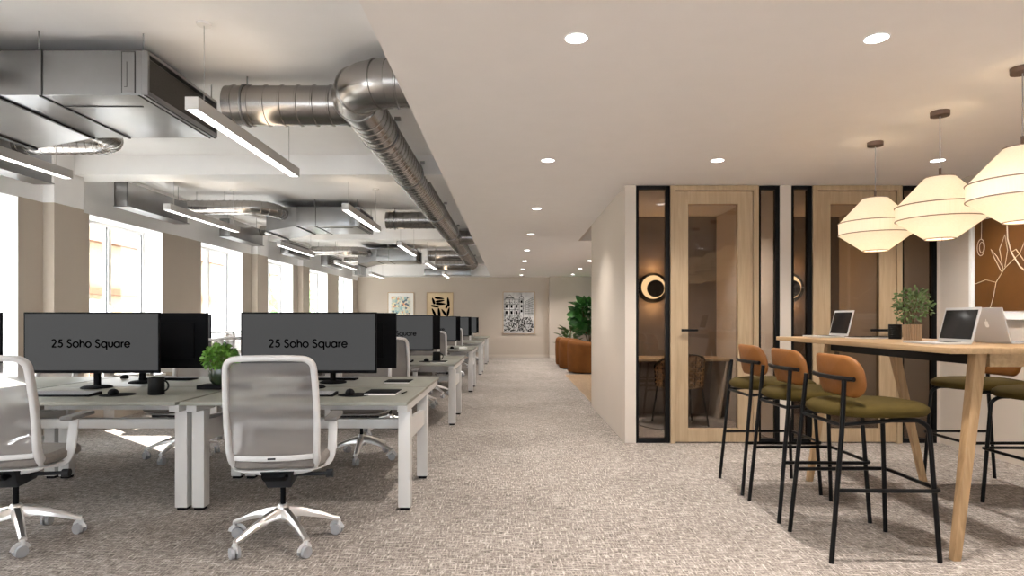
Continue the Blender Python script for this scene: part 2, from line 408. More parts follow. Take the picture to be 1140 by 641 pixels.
def oakdoor(n, x0, x1, gx0, gx1, hx0, hx1, label):
    w = tag(empty('door_%d' % n, ((x0+x1)/2, YG+.03, 0)), label, 'door', kind='structure')
    c = (x0+x1)/2; h = (x1-x0)/2-.001; zt = ZC-.006
    f = MB(); f.box(-h, -h+.05, -.05, .05, 0, zt); f.box(h-.05, h, -.05, .05, 0, zt); f.box(-h+.05, h-.05, -.05, .05, zt-.05, zt)
    f.build('door_frame', 'oak', w, smooth=0)
    l = MB(); g0 = gx0-c; g1 = gx1-c; a = -h+.055; e = h-.055
    l.box(a, g0, -.03, .03, .012, zt-.055); l.box(g1, e, -.03, .03, .012, zt-.055); l.box(g0, g1, -.03, .03, .012, .145); l.box(g0, g1, -.03, .03, 2.41, zt-.055)
    l.build('door_leaf', 'oak', w, smooth=0)
    p = MB(); p.box(g0, g1, -.004, .004, .145, 2.41); p.build('pane', 'smoked', w, smooth=0)
    k = MB(); k.box(hx0-c, hx1-c, -.085, -.065, 1.125, 1.15, .004); k.cyl((hx0-c+.03, -.03, 1.137), (hx0-c+.03, -.075, 1.137), .012)
    k.build('door_handle', 'black', w)
oakdoor(1, 1.603, 2.491, 1.785, 2.29, 1.705, 1.87, 'oak framed glass door of the left booth with a black lever')
oakdoor(2, 3.035, 3.935, 3.22, 3.715, 3.60, 3.84, 'oak framed glass door of the right booth behind the pendants')

# ------------------------------------------------------------------ booth contents
def sconce(x, z, label):
    t = tag(empty('crescent_lamp', (x, YBB, z)), label, 'wall lamp')
    def disc(cx, cz, r, y0, y1):
        m = MB(); m.cyl((cx, y0, cz), (cx, y1, cz), r, r, 40); return m
    disc(0, 0, .20, -.02, 0).build('backplate', 'black', t)
    disc(0, .01, .155, -.035, -.021).build('glowing_disc', 'crescent', t)
    disc(.026, -.010, .112, -.06, -.036).build('front_disc', 'black', t)
    for dz in (-.24, .24):
        l = bpy.data.lights.new('crescent_light', 'POINT'); l.energy = 4; l.color = (1, .6, .28); l.shadow_soft_size = .06
        lo = bpy.data.objects.new('crescent_light', l); COL.objects.link(lo); lo.parent = t; lo.location = (0, -.13, dz)
sconce(1.87, 1.66, 'glowing crescent wall lamp on a black disc in left booth')
sconce(3.66, 1.66, 'crescent wall lamp half hidden in the right booth')
t = tag(empty('booth_desk', (2.0, 8.0, 0)), 'oak wall desk inside the left booth behind the wicker chair', 'desk')
b = MB(); b.box(-.74, .70, -.25, .296, .73, .765, .004); b.build('desktop', 'oak', t)
b = MB(); b.hexa([(.60, -.10, 0), (.63, -.10, 0), (.63, .29, 0), (.60, .29, 0), (.66, -.22, .729), (.69, -.22, .729), (.69, .29, .729), (.66, .29, .729)]); b.build('side_panel', 'beige2', t)
b = MB(); b.lathe([(.5, .001), (.5, .012), (.48, .016)], 48); b.build('rug', 'rug', loc=(2.0, 7.45, 0))
tag(bpy.data.objects['rug'], 'round dark grey rug under the wicker chair', 'rug')
t = tag(empty('wicker_chair', (1.98, 7.42, .016), .12), 'black legged wicker chair with woven curved back in left booth', 'chair')
# facing the desk (+y), back towards the camera
def shell(a, z, r0=.27, r1=.30):
    k = (z-.45)/.37; r = r0+(r1-r0)*k; an = math.radians(a); return Vector((r*math.sin(an), -r*math.cos(an)*.92-.0*k, z))
wv = MB()
for j in range(15):
    z = .47 + j*.024; lim = 95 if j < 9 else 95-(j-8)*7
    pts = [shell(a, z) + Vector((math.sin(math.radians(a)), -math.cos(math.radians(a)), 0))*(.008*math.sin(a*.35+j*PI)) for a in range(-lim, lim+1, 5)]
    wv.sweep(pts, rrect(.006, .021, .0025, 2), up=(0, 0, 1))
wv.build('woven_back', 'wicker', t)
fr = MB()
rail = [shell(-95, .47)] + [shell(a, .69+.14*math.cos(math.radians(a))**1 if abs(a) < 90 else .69) for a in range(-95, 96, 8)] + [shell(95, .47)]
fr.tube(rail, .011, 8)
for a in range(-80, 81, 20): fr.tube([shell(a, .45), shell(a, .69+.13*math.cos(math.radians(a)))], .006, 6)
fr.build('back_frame', 'black', t)
b = MB(); b.lathe([(.02, .43), (.24, .43), (.265, .445), (.24, .475), (.02, .485)], 28); b.build('seat', 'wicker', t)
for sx in (-1, 1):
    for sy in (-1, 1):
        b = MB(); b.cyl((sx*.25, sy*.24-.02, 0), (sx*.2, sy*.18-.02, .43), .011, seg=8); b.build('leg', 'black', t)

# ------------------------------------------------------------------ lights in ceiling
def downlight(x, y, label, e=16, z=ZC, group=None):
    t = tag(empty('downlight', (x, y, z)), label, 'downlight', group)
    m = MB(); m.lathe([(.052, -.001), (.060, -.001), (.058, -.006), (.052, -.004)], 32, cap=False, closed=True); m.build('trim_ring', 'white', t)
    m = MB(); m.lathe([(.0005, -.003), (.052, -.003)], 32, cap=False); m.build('lens', 'lens', t)
    l = bpy.data.lights.new('downlight_lamp', 'SPOT'); l.energy = e; l.spot_size = math.radians(125); l.spot_blend = .9; l.color = (1, .93, .86); l.shadow_soft_size = .05
    o = bpy.data.objects.new('downlight_lamp', l); COL.objects.link(o); o.parent = t; o.location = (0, 0, -.012)
    return t
ordn = ['nearest', 'second', 'third', 'fourth', 'fifth', 'sixth', 'seventh', 'farthest']
DL = 135
for k in range(-2, 8):
    y = 3.02+2.33*k
    downlight(.314, y, ('round downlight over the aisle, %s in its row' % ordn[k]) if k >= 0 else ['round aisle downlight farthest behind the viewer', 'round aisle downlight just behind the viewer'][k+2], DL)
for k in (-2, -1, 0, 1):
    downlight(1.755, 3.02+2.33*k, ['round downlight overhead behind the viewer on the right', 'round downlight overhead beside the viewer', 'round downlight above the bar stools, nearest right of the aisle', 'round downlight in front of the left booth door'][k+2], DL)
for k in (-1, 0, 1):
    downlight(3.63, 3.02+2.33*k, ['round downlight behind the viewer near the right wall', 'round downlight above the high table by the right wall', 'round downlight between pendant lamps before the right booth'][k+1], DL)
for k, (x, y) in enumerate(((1.83, 14.6), (1.86, 16.9), (1.86, 19.0))):
    downlight(x, y, ['round lounge downlight nearest the corner of the booth wall', 'middle one of three round lounge downlights', 'round lounge downlight nearest the lounge back wall'][k], DL)
downlight(3.6, 12.2, 'round lounge downlight hidden by the booth', DL)
for x, y, la, ee in ((2.0, 6.95, 'round downlight inside the left booth', 260), (3.5, 7.3, 'added round downlight brightening the right booth', 45)):  # right booth lamp is an unseen addition that brightens the interior
    downlight(x, y, la, ee)

def linear(x, y0, L, label):
    t = tag(empty('linear_light', (x, y0+L/2, 2.49)), label, 'ceiling light', 'slim white linear lights hung over the desks')
    h = L/2; m = MB()
    m.box(-.04, -.034, -h, h, 0, .075); m.box(.034, .04, -h, h, 0, .075); m.box(-.034, .034, -h, -h+.006, 0, .075); m.box(-.034, .034, h-.006, h, 0, .075); m.box(-.034, .034, -h+.006, h-.006, .03, .04)
    m.build('housing', 'deskleg', t, smooth=0)
    m = MB(); m.box(-.034, .034, -h+.006, h-.006, .004, .010); m.build('diffuser', 'strip', t, smooth=0)
    m = MB(); m.box(-.030, .030, -h+.01, h-.01, .062, .068); m.build('upper_diffuser', 'stripup', t, smooth=0)
    for s in (-1, 1):
        m = MB(); m.cyl((0, s*(h-.15), .07), (0, s*(h-.15), ZS-2.49-.012), .0022, seg=6); m.build('cable', 'castergrey', t)
        m = MB(); m.lathe([(.001, ZS-2.49-.016), (.042, ZS-2.49-.016), (.045, ZS-2.49-.001), (.001, ZS-2.49-.001)], 24, c=(0, s*(h-.15), 0)); m.build('canopy', 'white', t)
lo = ['nearest', 'second', 'third', 'fourth', 'farthest']
for k in range(5):
    linear(-1.89, 3.72+3.44*k, 1.78 if k < 4 else 1.5, 'white linear light on thin cables, aisle side row, %s' % (lo[k]))
    linear(-3.92, 3.72+3.44*k, 1.85, 'white linear light on thin cables, window side row, %s' % (lo[k]))
linear(-1.926, .28, 1.94, 'white linear light above the viewer, aisle side row')
linear(-3.92, .28, 1.94, 'white linear light above the viewer, window side row')

# ------------------------------------------------------------------ ducts and air units
def duct_tube(m, path, r, rib=.12, seg=28):
    """tube with raised ribs every rib metres"""
    P = [Vector(p) for p in path]; dense = [P[0]]; sc = [1.0]
    cum = [0]
    for i in range(1, len(P)): cum.append(cum[-1]+(P[i]-P[i-1]).length)
    def at(d):
        for i in range(1, len(P)):
            if d <= cum[i]+1e-9:
                t = (d-cum[i-1])/max(cum[i]-cum[i-1], 1e-9); return P[i-1].lerp(P[i], t)
        return P[-1]
    st = [(c, 1.0) for c in cum]
    d = rib*.5
    while d < cum[-1]-.02:
        st += [(d-.009, 1.0), (d-.005, 1.045), (d+.005, 1.045), (d+.009, 1.0)]; d += rib
    st.sort(); res = []
    for c in st:
        if not res or c[0]-res[-1][0] > .0015: res.append(c)
    m.tube([at(c[0]) for c in res], r, seg, scales=[c[1] for c in res]); return m
def bend(c, r, a0, a1, ax, n=8):
    """arc in XY plane centre c"""
    return [(c[0]+r*math.cos(math.radians(a0+(a1-a0)*i/n)), c[1]+r*math.sin(math.radians(a0+(a1-a0)*i/n)), c[2]) for i in range(n+1)]
XD, ZD, RD = -1.12, 2.84, .152
t = tag(empty('main_duct', (XD, 4.25, ZD)), 'long ribbed spiral steel duct running away along the lowered ceiling edge', 'duct')
m = MB(); duct_tube(m, [(0, .25, 0), (0, 14.0, 0)], RD, .125); m.build('duct_run', 'galv', t)
m = MB()
pts = [(.30, -.0, 0)] + [(.30-.30*math.sin(math.radians(a)), .30-.30*math.cos(math.radians(a))-.0, 0) for a in (15, 35, 55, 75, 90)] + [(0, .42, 0)]
m.tube(pts, RD*1.07, 28)
for i in (1, 3, 5): 
    m.tube([Vector(pts[i])-(Vector(pts[i+1])-Vector(pts[i-1])).normalized()*.006, Vector(pts[i])+(Vector(pts[i+1])-Vector(pts[i-1])).normalized()*.006], RD*1.11, 28)
m.build('elbow', 'galv', t)
m = MB(); duct_tube(m, [(.28, 0, 0), (.474, 0, 0)], RD*1.04, .15); m.build('side_outlet', 'galv', t)
m = MB(); duct_tube(m, [(-1.0, .47, .01), (-.05, .47, .01)], RD*.95, .12); m.build('branch', 'galv', t)
m = MB(); duct_tube(m, [(-.94, 6.14, .04), (-.05, 6.14, .04)], RD*.9, .12); m.build('branch', 'galv', t)
m = MB(); duct_tube(m, [(-.98, 11.81, .03), (-.05, 11.81, .03)], RD*.9, .12); m.build('branch', 'galv', t)
m = MB(); duct_tube(m, [(-1.05, 13.8, -.03), (-.05, 13.8, -.03)], RD*.95, .12); m.build('branch', 'galv', t)
m = MB(); duct_tube(m, [(.05, 8.05, .0), (.474, 8.05, .0)], RD*.9, .14); m.build('side_outlet', 'galv', t)
for y in (1.1, 2.6, 5.0, 7.2, 10.0, 12.6):
    m = MB(); m.tube([(RD*1.04*math.cos(a*PI/12), 0, RD*1.04*math.sin(a*PI/12)) for a in range(24)], .008, 6, closed=True); m.cyl((0, 0, RD), (0, 0, ZS-ZD-.001), .006, seg=6); m.box(.13, .18, -.02, .02, .10, .125)
    m.build('hanger', 'galvb', t, loc=(0, y, 0))
for x, y, z in ((-.86, .47, .01), (-.8, 6.14, .04), (-.8, 11.81, .03)):
    m = MB(); m.tube([(0, RD*.99*math.cos(a*PI/12), RD*.99*math.sin(a*PI/12)) for a in range(24)], .008, 6, closed=True); m.cyl((0, 0, RD*.95), (0, 0, ZS-ZD-z-.001), .006, seg=6)
    m.build('hanger', 'galvb', t, loc=(x, y, z))

def air_unit(y0, label):
    t = tag(empty('air_handling_unit', (-2.78, y0, 2.666)), label, 'air conditioning unit', 'rectangular steel air units under the slab')
    X = lambda x: x+2.78
    D = .94; Z1 = .285
    m = MB(); m.box(X(-3.26), X(-2.34), 0, D, 0, Z1, .004); m.build('casing', 'galvb', t)
    m = MB(); m.box(X(-2.34), X(-2.33), .02, D-.02, .03, Z1-.03); m.mi = 1
    for z0, z1 in ((0, .03), (Z1-.02, Z1)): m.box(X(-2.34), X(-2.30), 0, D, z0, z1)
    m.box(X(-2.34), X(-2.30), 0, .02, .03, Z1-.02); m.box(X(-2.34), X(-2.30), D-.02, D, .03, Z1-.02)
    m.mi = 2; m.box(X(-2.36), X(-2.352), -.004, D, -.006, 0); m.box(X(-2.322), X(-2.312), -.004, D, -.006, 0)
    m.build('air_filter', ['filter', 'galvb', 'seam'], t, smooth=0)
    m = MB(); m.box(X(-2.46), X(-2.38), -.006, -.001, .015, Z1-.015); m.mi = 1
    for x in (-2.462, -2.38): m.box(X(x), X(x)+.003, -.008, -.001, .012, Z1-.01)
    m.box(X(-2.46), X(-2.38), -.008, -.001, Z1-.014, Z1-.011); m.box(X(-2.43), X(-2.427), -.008, -.0005, .05, .21); m.box(X(-2.445), X(-2.427), -.008, -.0005, .05, .053)
    m.build('access_panel', ['galvb', 'seam'], t, smooth=0)
    m = MB(); m.hexa([(X(-3.72), .0, -.085), (X(-3.262), .0, 0), (X(-3.262), D, 0), (X(-3.72), D, -.085), (X(-3.72), 0, Z1), (X(-3.262), 0, Z1), (X(-3.262), D, Z1), (X(-3.72), D, Z1)])
    m.mi = 1; m.box(X(-3.275), X(-3.255), -.006, D, -.012, -.001); m.box(X(-2.99), X(-2.975), 0, D, -.008, 0); m.box(X(-2.99), X(-2.45), .2, .212, -.006, 0)
    m.hexa([(X(-3.73), -.004, -.10), (X(-3.70), -.004, -.095), (X(-3.70), D, -.095), (X(-3.73), D, -.10), (X(-3.73), -.004, -.086), (X(-3.70), -.004, -.083), (X(-3.70), D, -.083), (X(-3.73), D, -.086)])
    m.box(X(-2.972), X(-2.966), -.006, -.001, 0, Z1)
    m.build('plenum', ['galvb', 'seam'], t, smooth=0)
    for x, y in ((-2.98, -.012), (-2.345, .03), (-2.33, D-.03), (-3.24, D-.03)):
        m = MB(); m.cyl((X(x), y, Z1), (X(x), y, ZS-2.666-.001), .005, seg=6); m.build('hanger_rod', 'galvb', t)
    # round feed duct to the wall box on the far side, and an inlet elbow on the near side
    yb = 5.73-3.98
    m = MB(); P = [(X(-3.50), D, .17)] + [(X(-3.50)-.30+.30*math.cos(math.radians(a)), yb-.30+.30*math.sin(math.radians(a)), .17) for a in range(0, 91, 15)] + [(X(-4.50), yb, .17)]
    duct_tube(m, P, .085, .07, 20); m.build('feed_duct', 'galv', t)
    m = MB(); P = [(X(-3.48), 0, .18)] + [(X(-3.48)-.30+.30*math.cos(math.radians(a)), -.55+.30-.30*math.sin(math.radians(a)), .18) for a in range(0, 91, 15)] + [(X(-4.83), -.55, .18)]
    duct_tube(m, P, .1, .10, 20); m.build('inlet_duct', 'galv', t)
    for x in (-4.5, -4.1):
        m = MB(); m.cyl((X(x), -.55, .27), (X(x), -.55, ZS-2.666-.001), .004, seg=6); m.build('hanger_rod', 'galvb', t)
air_unit(3.98, 'large steel air unit with dark filter side, nearest the viewer')
air_unit(9.55, 'second steel air unit beyond the first ceiling beam')
air_unit(15.25, 'farthest steel air unit near the back wall')
bl = ['at the left edge above the first window', 'beyond the first beam above the large window', 'above the window with the red roof', 'above the fourth window from the viewer', 'fifth along the window wall', 'last along the window wall']
for k, (a, c) in enumerate(((4.80, 6.16), (7.39, 8.74), (10.06, 11.4), (12.72, 14.05), (15.42, 16.75), (18.75, 19.5))):
    t = tag(empty('supply_air_box', (-4.575, (a+c)/2, 2.58)), 'long grey steel air box ' + bl[k], 'air box', 'steel air boxes along the window wall')
    h = (c-a)/2; m = MB(); m.box(-.085, .075, -h, h, 0, .28, .003); m.build('casing', 'galvb', t)
    m = MB(); m.box(-.10, .10, -h-.003, h+.003, -.012, -.001); m.mi = 1; m.box(-.088, -.083, -h-.004, -h, 0, .28); m.box(.06, .065, -h-.004, -h, 0, .28)
    m.build('flange', ['galvb', 'seam'], t, smooth=0)
    if k in (3, 4):
        m = MB()
        for i in range(6): m.box(.076, .082, -h+.1, h-.1, .04+i*.035, .055+i*.035)
        m.build('grille', 'filter', t, smooth=0)
    m = MB(); m.cyl((0, -h+.1, .28), (0, -h+.1, ZS-2.58-.001), .004, seg=6); m.cyl((0, h-.1, .28), (0, h-.1, ZS-2.58-.001), .004, seg=6); m.build('hanger_rod', 'galvb', t)
t = tag(empty('rectangular_duct', (-1.9, 19.18, 2.585)), 'rectangular ribbed duct hanging low near the back wall', 'duct')
m = MB(); m.box(-.75, .65, 0, .4, 0, .20, .004); m.build('casing', 'galvb', t)
m = MB(); 
for x in (-.7, -.2, .3): m.cyl((x, .2, .2), (x, .2, ZS-2.585-.001), .005, seg=6)
m.build('hanger_rod', 'galvb', t)

# ------------------------------------------------------------------ desks
def desk(x0, x1, y0, label):
    w = x1-x0; h = w/2
    t = tag(empty('bench_desk', ((x0+x1)/2, y0, 0)), label, 'desk')
    for a, c in ((0, .885), (.90, 1.76)):
        m = MB(); m.box(-h, h, a, c, .705, .727, .003); m.build('desktop', 'desktop', t)
    for s in (-1, 1):
        xa = s*h - (s*.085 if s > 0 else 0) ; xa = (h-.082) if s > 0 else -h+.002
        for y in (.15, .97):
            m = MB(); m.box(xa, xa+.08, y, y+.08, .02, .655, .004); m.mi = 1; m.box(xa+.01, xa+.07, y+.01, y+.07, 0, .02)
            m.build('leg', ['deskleg', 'blackp'], t)
        m = MB(); m.hexa([(xa+.025, .2301, .44), (xa+.06, .2301, .44), (xa+.06, .9699, .43), (xa+.025, .9699, .43), (xa+.025, .2301, .585), (xa+.06, .2301, .585), (xa+.06, .9699, .54), (xa+.025, .9699, .54)])
        m.build('side_rail', 'deskleg', t, smooth=0)
        m = MB(); m.box(xa+.01, xa+.075, .06, 1.70, .656, .7045, .003); m.build('top_support', 'deskleg', t)
    m = MB(); m.box(-h+.082, h-.082, .42, .49, .49, .555, .003); m.build('cross_beam', 'deskleg', t)
    m = MB(); m.box(-h+.15, h-.15, .70, .83, .58, .59); m.box(-h+.15, h-.15, .70, .71, .59, .66); m.box(-h+.15, h-.15, .82, .83, .59, .66)
    for x in (-h+.3, h-.3): m.box(x, x+.02, .69, .84, .66, .705)
    m.build('cable_tray', 'deskleg', t, smooth=0)
    return t
ROWY = [3.95, 7.25, 10.62, 13.95, 17.3]
rown = ['first', 'second', 'third', 'fourth', 'fifth']
MODS = [(-2.085, -.655, 'aisle end'), (-3.545, -2.112, 'middle'), (-4.80, -3.572, 'window end')]
for r in range(5):
    for c in range(3):
        desk(MODS[c][0], MODS[c][1], ROWY[r], 'sage grey double desk on white legs, %s of the %s desk row' % (MODS[c][2], rown[r]))

# stroke lettering -------------------------------------------------
def glyph(ch):
    """(strokes, advance) geometric sans, x-height .5, cap .72"""
    o = .25
    if ch == '2': return [arc(.2, .52, .18, 165, -20, 14) + [(.35, .41), (.05, .03)], [(.02, .03), (.42, .03)]], .58
    if ch == '5': return [[(.40, .67), (.12, .67)], [(.15, .70), (.10, .40)], arc(.20, .235, .20, 130, -150, 18)], .54
    if ch == 'S': return [arc(.2, .53, .17, 35, 200, 12) + [(.07, .44), (.2, .37), (.33, .30)] + arc(.19, .185, .185, 20, -165, 14)], .52
    if ch == 'o': return [arc(o+.02, o, .24, 0, 360, 28)], .62
    if ch == 'q': return [arc(.27, o, .24, 0, 360, 28), [(.51, .5), (.51, -.22)]], .64
    if ch == 'a': return [arc(.27, o, .24, 0, 360, 28), [(.51, .5), (.51, .0)]], .64
    if ch == 'e': return [[(.03, .26), (.50, .26)] + arc(.265, .25, .235, 5, 330, 26)], .60
    if ch == 'h': return [[(.06, 0), (.06, .74)], arc(.24, .29, .18, 180, 0, 14) + [(.42, 0)]], .54
    if ch == 'u': return [[(.06, .5)] + arc(.24, .21, .18, 180, 360, 14) + [(.42, .5)]], .54
    if ch == 'r': return [[(.06, 0), (.06, .5)], arc(.22, .30, .16, 175, 70, 8)], .33
    return [], .32
def text_mb(s, size, w, y0, y1):
    m = MB(); x = 0; W = sum(glyph(c)[1] for c in s)
    for c in s:
        st, ad = glyph(c)
        for p in st: m.ribbon([((x+q[0]-W/2)*size, (q[1]-.32)*size) for q in p], w*size, y0, y1)
        x += ad
    return m

# monitor -----------------------------------------------------------
def make_monitor():
    t = empty('monitor')
    W, Z0, Z1 = 1.02, .116, .573
    m = MB(); m.box(-W/2, W/2, 0, .022, Z0, Z1, .004); m.box(-W/2+.1, W/2-.1, .022, .05, Z0+.08, Z1-.08, .01); m.build('housing', 'blackp', t)
    m = MB(); m.box(-W/2+.011, W/2-.011, -.0015, -.0002, Z0+.022, Z1-.011); m.build('screen', 'screen', t, smooth=0)
    m = text_mb('25 Soho Square', .081, .125, -.0035, -.0016); m.xf(Matrix.Translation((0, 0, (Z0+Z1)/2-.008))); m.build('screen_text', 'ink', t, smooth=0)
    m = MB(); m.box(-.02, .02, .051, .085, .01, .34, .005); m.box(-.05, .05, .04, .075, .27, .37, .004); m.build('stand', 'blackp', t)
    m = MB(); m.lathe([(.001, 0), (.105, 0), (.108, .006), (.09, .016), (.03, .022), (.001, .022)], 32, c=(0, .06, 0)); m.build('foot', 'blackp', t)
    return t
mon0 = make_monitor(); used = [False]
ZDK = .7275
def monitor(x, y, rz, label):
    t = mon0 if not used[0] else copy_tree(mon0)
    used[0] = True; t.location = (x, y, ZDK); t.rotation_euler.z = rz
    return tag(t, label, 'monitor', 'wide black monitors on the desks')
mx = [-1.52, -3.15, -4.34]
monitor(mx[0], 4.72, 0, 'wide monitor reading 25 Soho Square, behind the near aisle chair')
monitor(mx[1], 4.72, 0, 'wide monitor reading 25 Soho Square, left of the potted plant')
monitor(mx[2], 4.72, 0, 'wide monitor cut by the left edge of the view')
monitor(-1.46, 5.22, PI, 'wide monitor seen from behind right of the near aisle screen')
monitor(-3.02, 5.22, PI, 'wide monitor seen from behind beside the black mug')
monitor(-1.50, 8.02, 0, 'wide monitor on the aisle end of the second desk row')
monitor(-4.34, 8.02, 0, 'wide monitor on the window end of the second desk row')
monitor(-1.47, 8.52, PI, 'wide monitor seen from behind on the second desk row')
for r in (2, 3, 4):
    monitor(-1.50, ROWY[r]+.77, 0, 'wide monitor facing the viewer, aisle end of the %s desk row' % rown[r])
    monitor(-1.47, ROWY[r]+1.27, PI, 'wide monitor facing away, aisle end of the %s desk row' % rown[r])

# task chair ----------------------------------------------------------
def make_chair():
    t = empty('task_chair')
    m = MB(); m.lathe([(.001, .12), (.036, .12), (.042, .14), (.036, .20), (.024, .215), (.001, .215)], 24)
    A = [17+72*k for k in range(5)]
    for a in A:
        c, s = math.cos(math.radians(a)), math.sin(math.radians(a)); e = Vector((c, s, 0)); u = Vector((-s, c, 0))
        rings = []
        for d, z, w, hh in ((.03, .168, .028, .032), (.10, .160, .025, .025), (.20, .132, .021, .018), (.275, .102, .018, .013), (.308, .092, .018, .012)):
            c0 = e*d + Vector((0, 0, z))
            rings.append([m.b.verts.new(c0 + u*w*p + Vector((0, 0, hh*q))) for p, q in ((1, -.8), (1, .3), (.5, 1), (-.5, 1), (-1, .3), (-1, -.8))])
        m.skin(rings)
    m.build('star_base', 'alu', t)
    for i, a in enumerate(A):
        c, s = math.cos(math.radians(a)), math.sin(math.radians(a)); p = Vector((c*.305, s*.305, 0)); e = Vector((c, s, 0)); 
        g = math.radians(a+50+37*i); ax = Vector((math.cos(g), math.sin(g), 0)); fw = Vector((-ax.y, ax.x, 0))
        q = p+fw*.012; cs = MB()
        for k in (-1, 1): cs.cyl(q+ax*(k*.006)+Vector((0, 0, .032)), q+ax*(k*.024)+Vector((0, 0, .032)), .032, .030, 18)
        cs.mi = 1; cs.cyl(p+Vector((0, 0, .055)), p+Vector((0, 0, .088)), .012, seg=12)
        cs.sweep([q+fw*(.036*math.cos(math.radians(an)))+Vector((0, 0, .032+.036*math.sin(math.radians(an)))) for an in range(10, 171, 20)], rrect(.03, .004, .0015, 1), up=tuple(ax))
        cs.build('caster', ['castergrey', 'chairwhite'], t)
    m = MB(); m.cyl((0, 0, .2), (0, 0, .34), .014, seg=16); m.build('gas_lift', 'blackp', t)
    m = MB()
    m.hexa([(-.065, -.09, .325), (.065, -.09, .325), (.055, .10, .33), (-.055, .10, .33), (-.085, -.17, .435), (.085, -.17, .435), (.085, .14, .445), (-.085, .14, .445)], .012)
    m.cyl((.06, .01, .375), (.25, .01, .375), .011, seg=10); m.cyl((.235, .01, .375), (.272, .01, .375), .023, seg=14); m.cyl((-.06, .04, .375), (-.16, .04, .375), .008, seg=8)
    m.build('mechanism', 'mechgrey', t)
    # seat
    def slab(z0, z1, sc, bow=0.0):
        out = rrect(.50*sc, .47*sc, .11*sc, 6); rr = []
        for z, k in ((z0, .93), (z0+(z1-z0)*.25, 1), (z0+(z1-z0)*.7, 1), (z1, .93), (z1+.006, .6)):
            rr.append([(x*k, y*k+.03, z - (.02 if y*k > .16 else 0)*max(0, (y*k-.16)/.07)) for x, y in out])
        return rr
    m = MB(); m.skin([[m.b.verts.new(p) for p in r] for r in slab(.452, .515, 1)]); m.build('seat', 'seatgrey', t)
    m = MB(); m.skin([[m.b.verts.new(p) for p in r] for r in slab(.436, .449, .95)]); m.build('seat_shell', 'chairwhite', t)
    # back: outline in x,z then bent
    def bk(x, z):
        y = -.245 - .10*((z-.45)/.62) + .05*(abs(x)/.22)**2 + (.10*max(0, (.56-z)/.12)**2)
        return Vector((x, y, z))
    out = []
    def wid(z): return .215 + .012*math.sin(PI*min(1, max(0, (z-.45)/.6)))
    out += [(-x, z) for x, z in []]
    for i in range(13): out.append((wid(.52+.455*i/12), .52+.455*i/12))
    out += [(x, z) for x, z in arc(wid(1)-.055, .99, .055, 5, 85, 6)]
    for i in range(1, 8): out.append(((wid(1)-.055)*(1-2*i/8), 1.047+.004*math.sin(PI*i/8)))
    out += [(-x, z) for x, z in reversed(arc(wid(1)-.055, .99, .055, 5, 85, 6))]
    for i in range(13): out.append((-wid(.975-.455*i/12), .975-.455*i/12))
    out += [(-x, z) for x, z in arc(wid(.5)-.08, .505, .08, -5, -80, 6)]
    for i in range(1, 6): out.append((-(wid(.5)-.08)*(1-2*i/6), .424-.022*math.sin(PI*i/6)))
    out += [(x, z) for x, z in reversed(arc(wid(.5)-.08, .505, .08, -5, -80, 6))]
    m = MB(); m.sweep([bk(x, z) for x, z in out], rrect(.030, .050, .011, 3), closed=True, up=(0, 1, 0)); 
    m.build('back_frame', 'chairwhite', t)
    m = MB(); N = 10; rows = []
    for j in range(15):
        z = .475 + .55*j/14; w = wid(z)-.012
        if z > .99: w -= .02
        if z < .52: w -= .03
        rows.append([m.b.verts.new(bk(w*(2*i/N-1), z)+Vector((0, .002, 0))) for i in range(N+1)])
    fs = [m.b.faces.new((rows[j][i], rows[j][i+1], rows[j+1][i+1], rows[j+1][i])) for j in range(14) for i in range(N)]
    m.build('back_mesh', 'mesh', t)
    m = MB(); m.sweep([bk(x/10, .52)+Vector((0, -.003, 0)) for x in (-2, -1.5, -1, -.5, 0, .5, 1, 1.5, 2)], rrect(.028, .014, .005, 2), up=(0, 1, 0)); m.mi = 1
    p = bk(0, .52); m.box(-.02, .02, p.y-.0135, p.y-.008, .516, .524)
    m.sweep([(0, -.12, .405), (0, -.19, .398), (0, -.225, .425)], rrect(.12, .02, .006, 2), up=(0, 0, 1))
    m.build('lumbar_bar', ['chairwhite', 'blackp'], t)
    for s in (-1, 1):
        m = MB(); m.sweep(smooth_path([(s*.15, .02, .428), (s*.24, .03, .435), (s*.262, .04, .50), (s*.262, .08, .672)], .05), rrect(.05, .022, .008, 2), up=(0, 1, 0)); m.build('arm_support', 'chairwhite', t)
        m = MB(); m.box(s*.26-.036, s*.26+.036, -.01, .25, .672, .698, .012); m.build('arm_pad', 'padgrey', t)
    return t
ch0 = make_chair(); usedc = [False]
def chair(x, y, rz, label):
    t = ch0 if not usedc[0] else copy_tree(ch0)
    usedc[0] = True; t.location = (x, y, 0); t.rotation_euler.z = rz
    return tag(t, label, 'office chair', 'white task chairs with grey mesh backs')
YAW = math.radians(7)
chair(-1.28, 3.53, YAW, 'white task chair with grey mesh back, front aisle desk seen whole')
chair(-2.78, 3.53, YAW+.03, 'white task chair cut by the left edge in front')
cx = [-1.33, -2.93, -4.3]
cn = ['aisle end', 'middle', 'window end']
for r in range(5):
    for c in range(3):
        if c > 0 and r > 2: continue
        chair(cx[c]+R.uniform(-.04, .04), ROWY[r]+1.72+R.uniform(-.03, .04), PI+R.uniform(-.3, .3), 'white task chair behind the %s of the %s desk row, facing the viewer' % (cn[c], rown[r]))
        if r > 0 and (r, c) != (1, 2): chair(cx[c]+.02+R.uniform(-.04, .04), ROWY[r]-.42+R.uniform(-.05, .03), YAW+R.uniform(-.1, .1), 'white task chair at the near side of the %s of the %s desk row' % (cn[c], rown[r]))

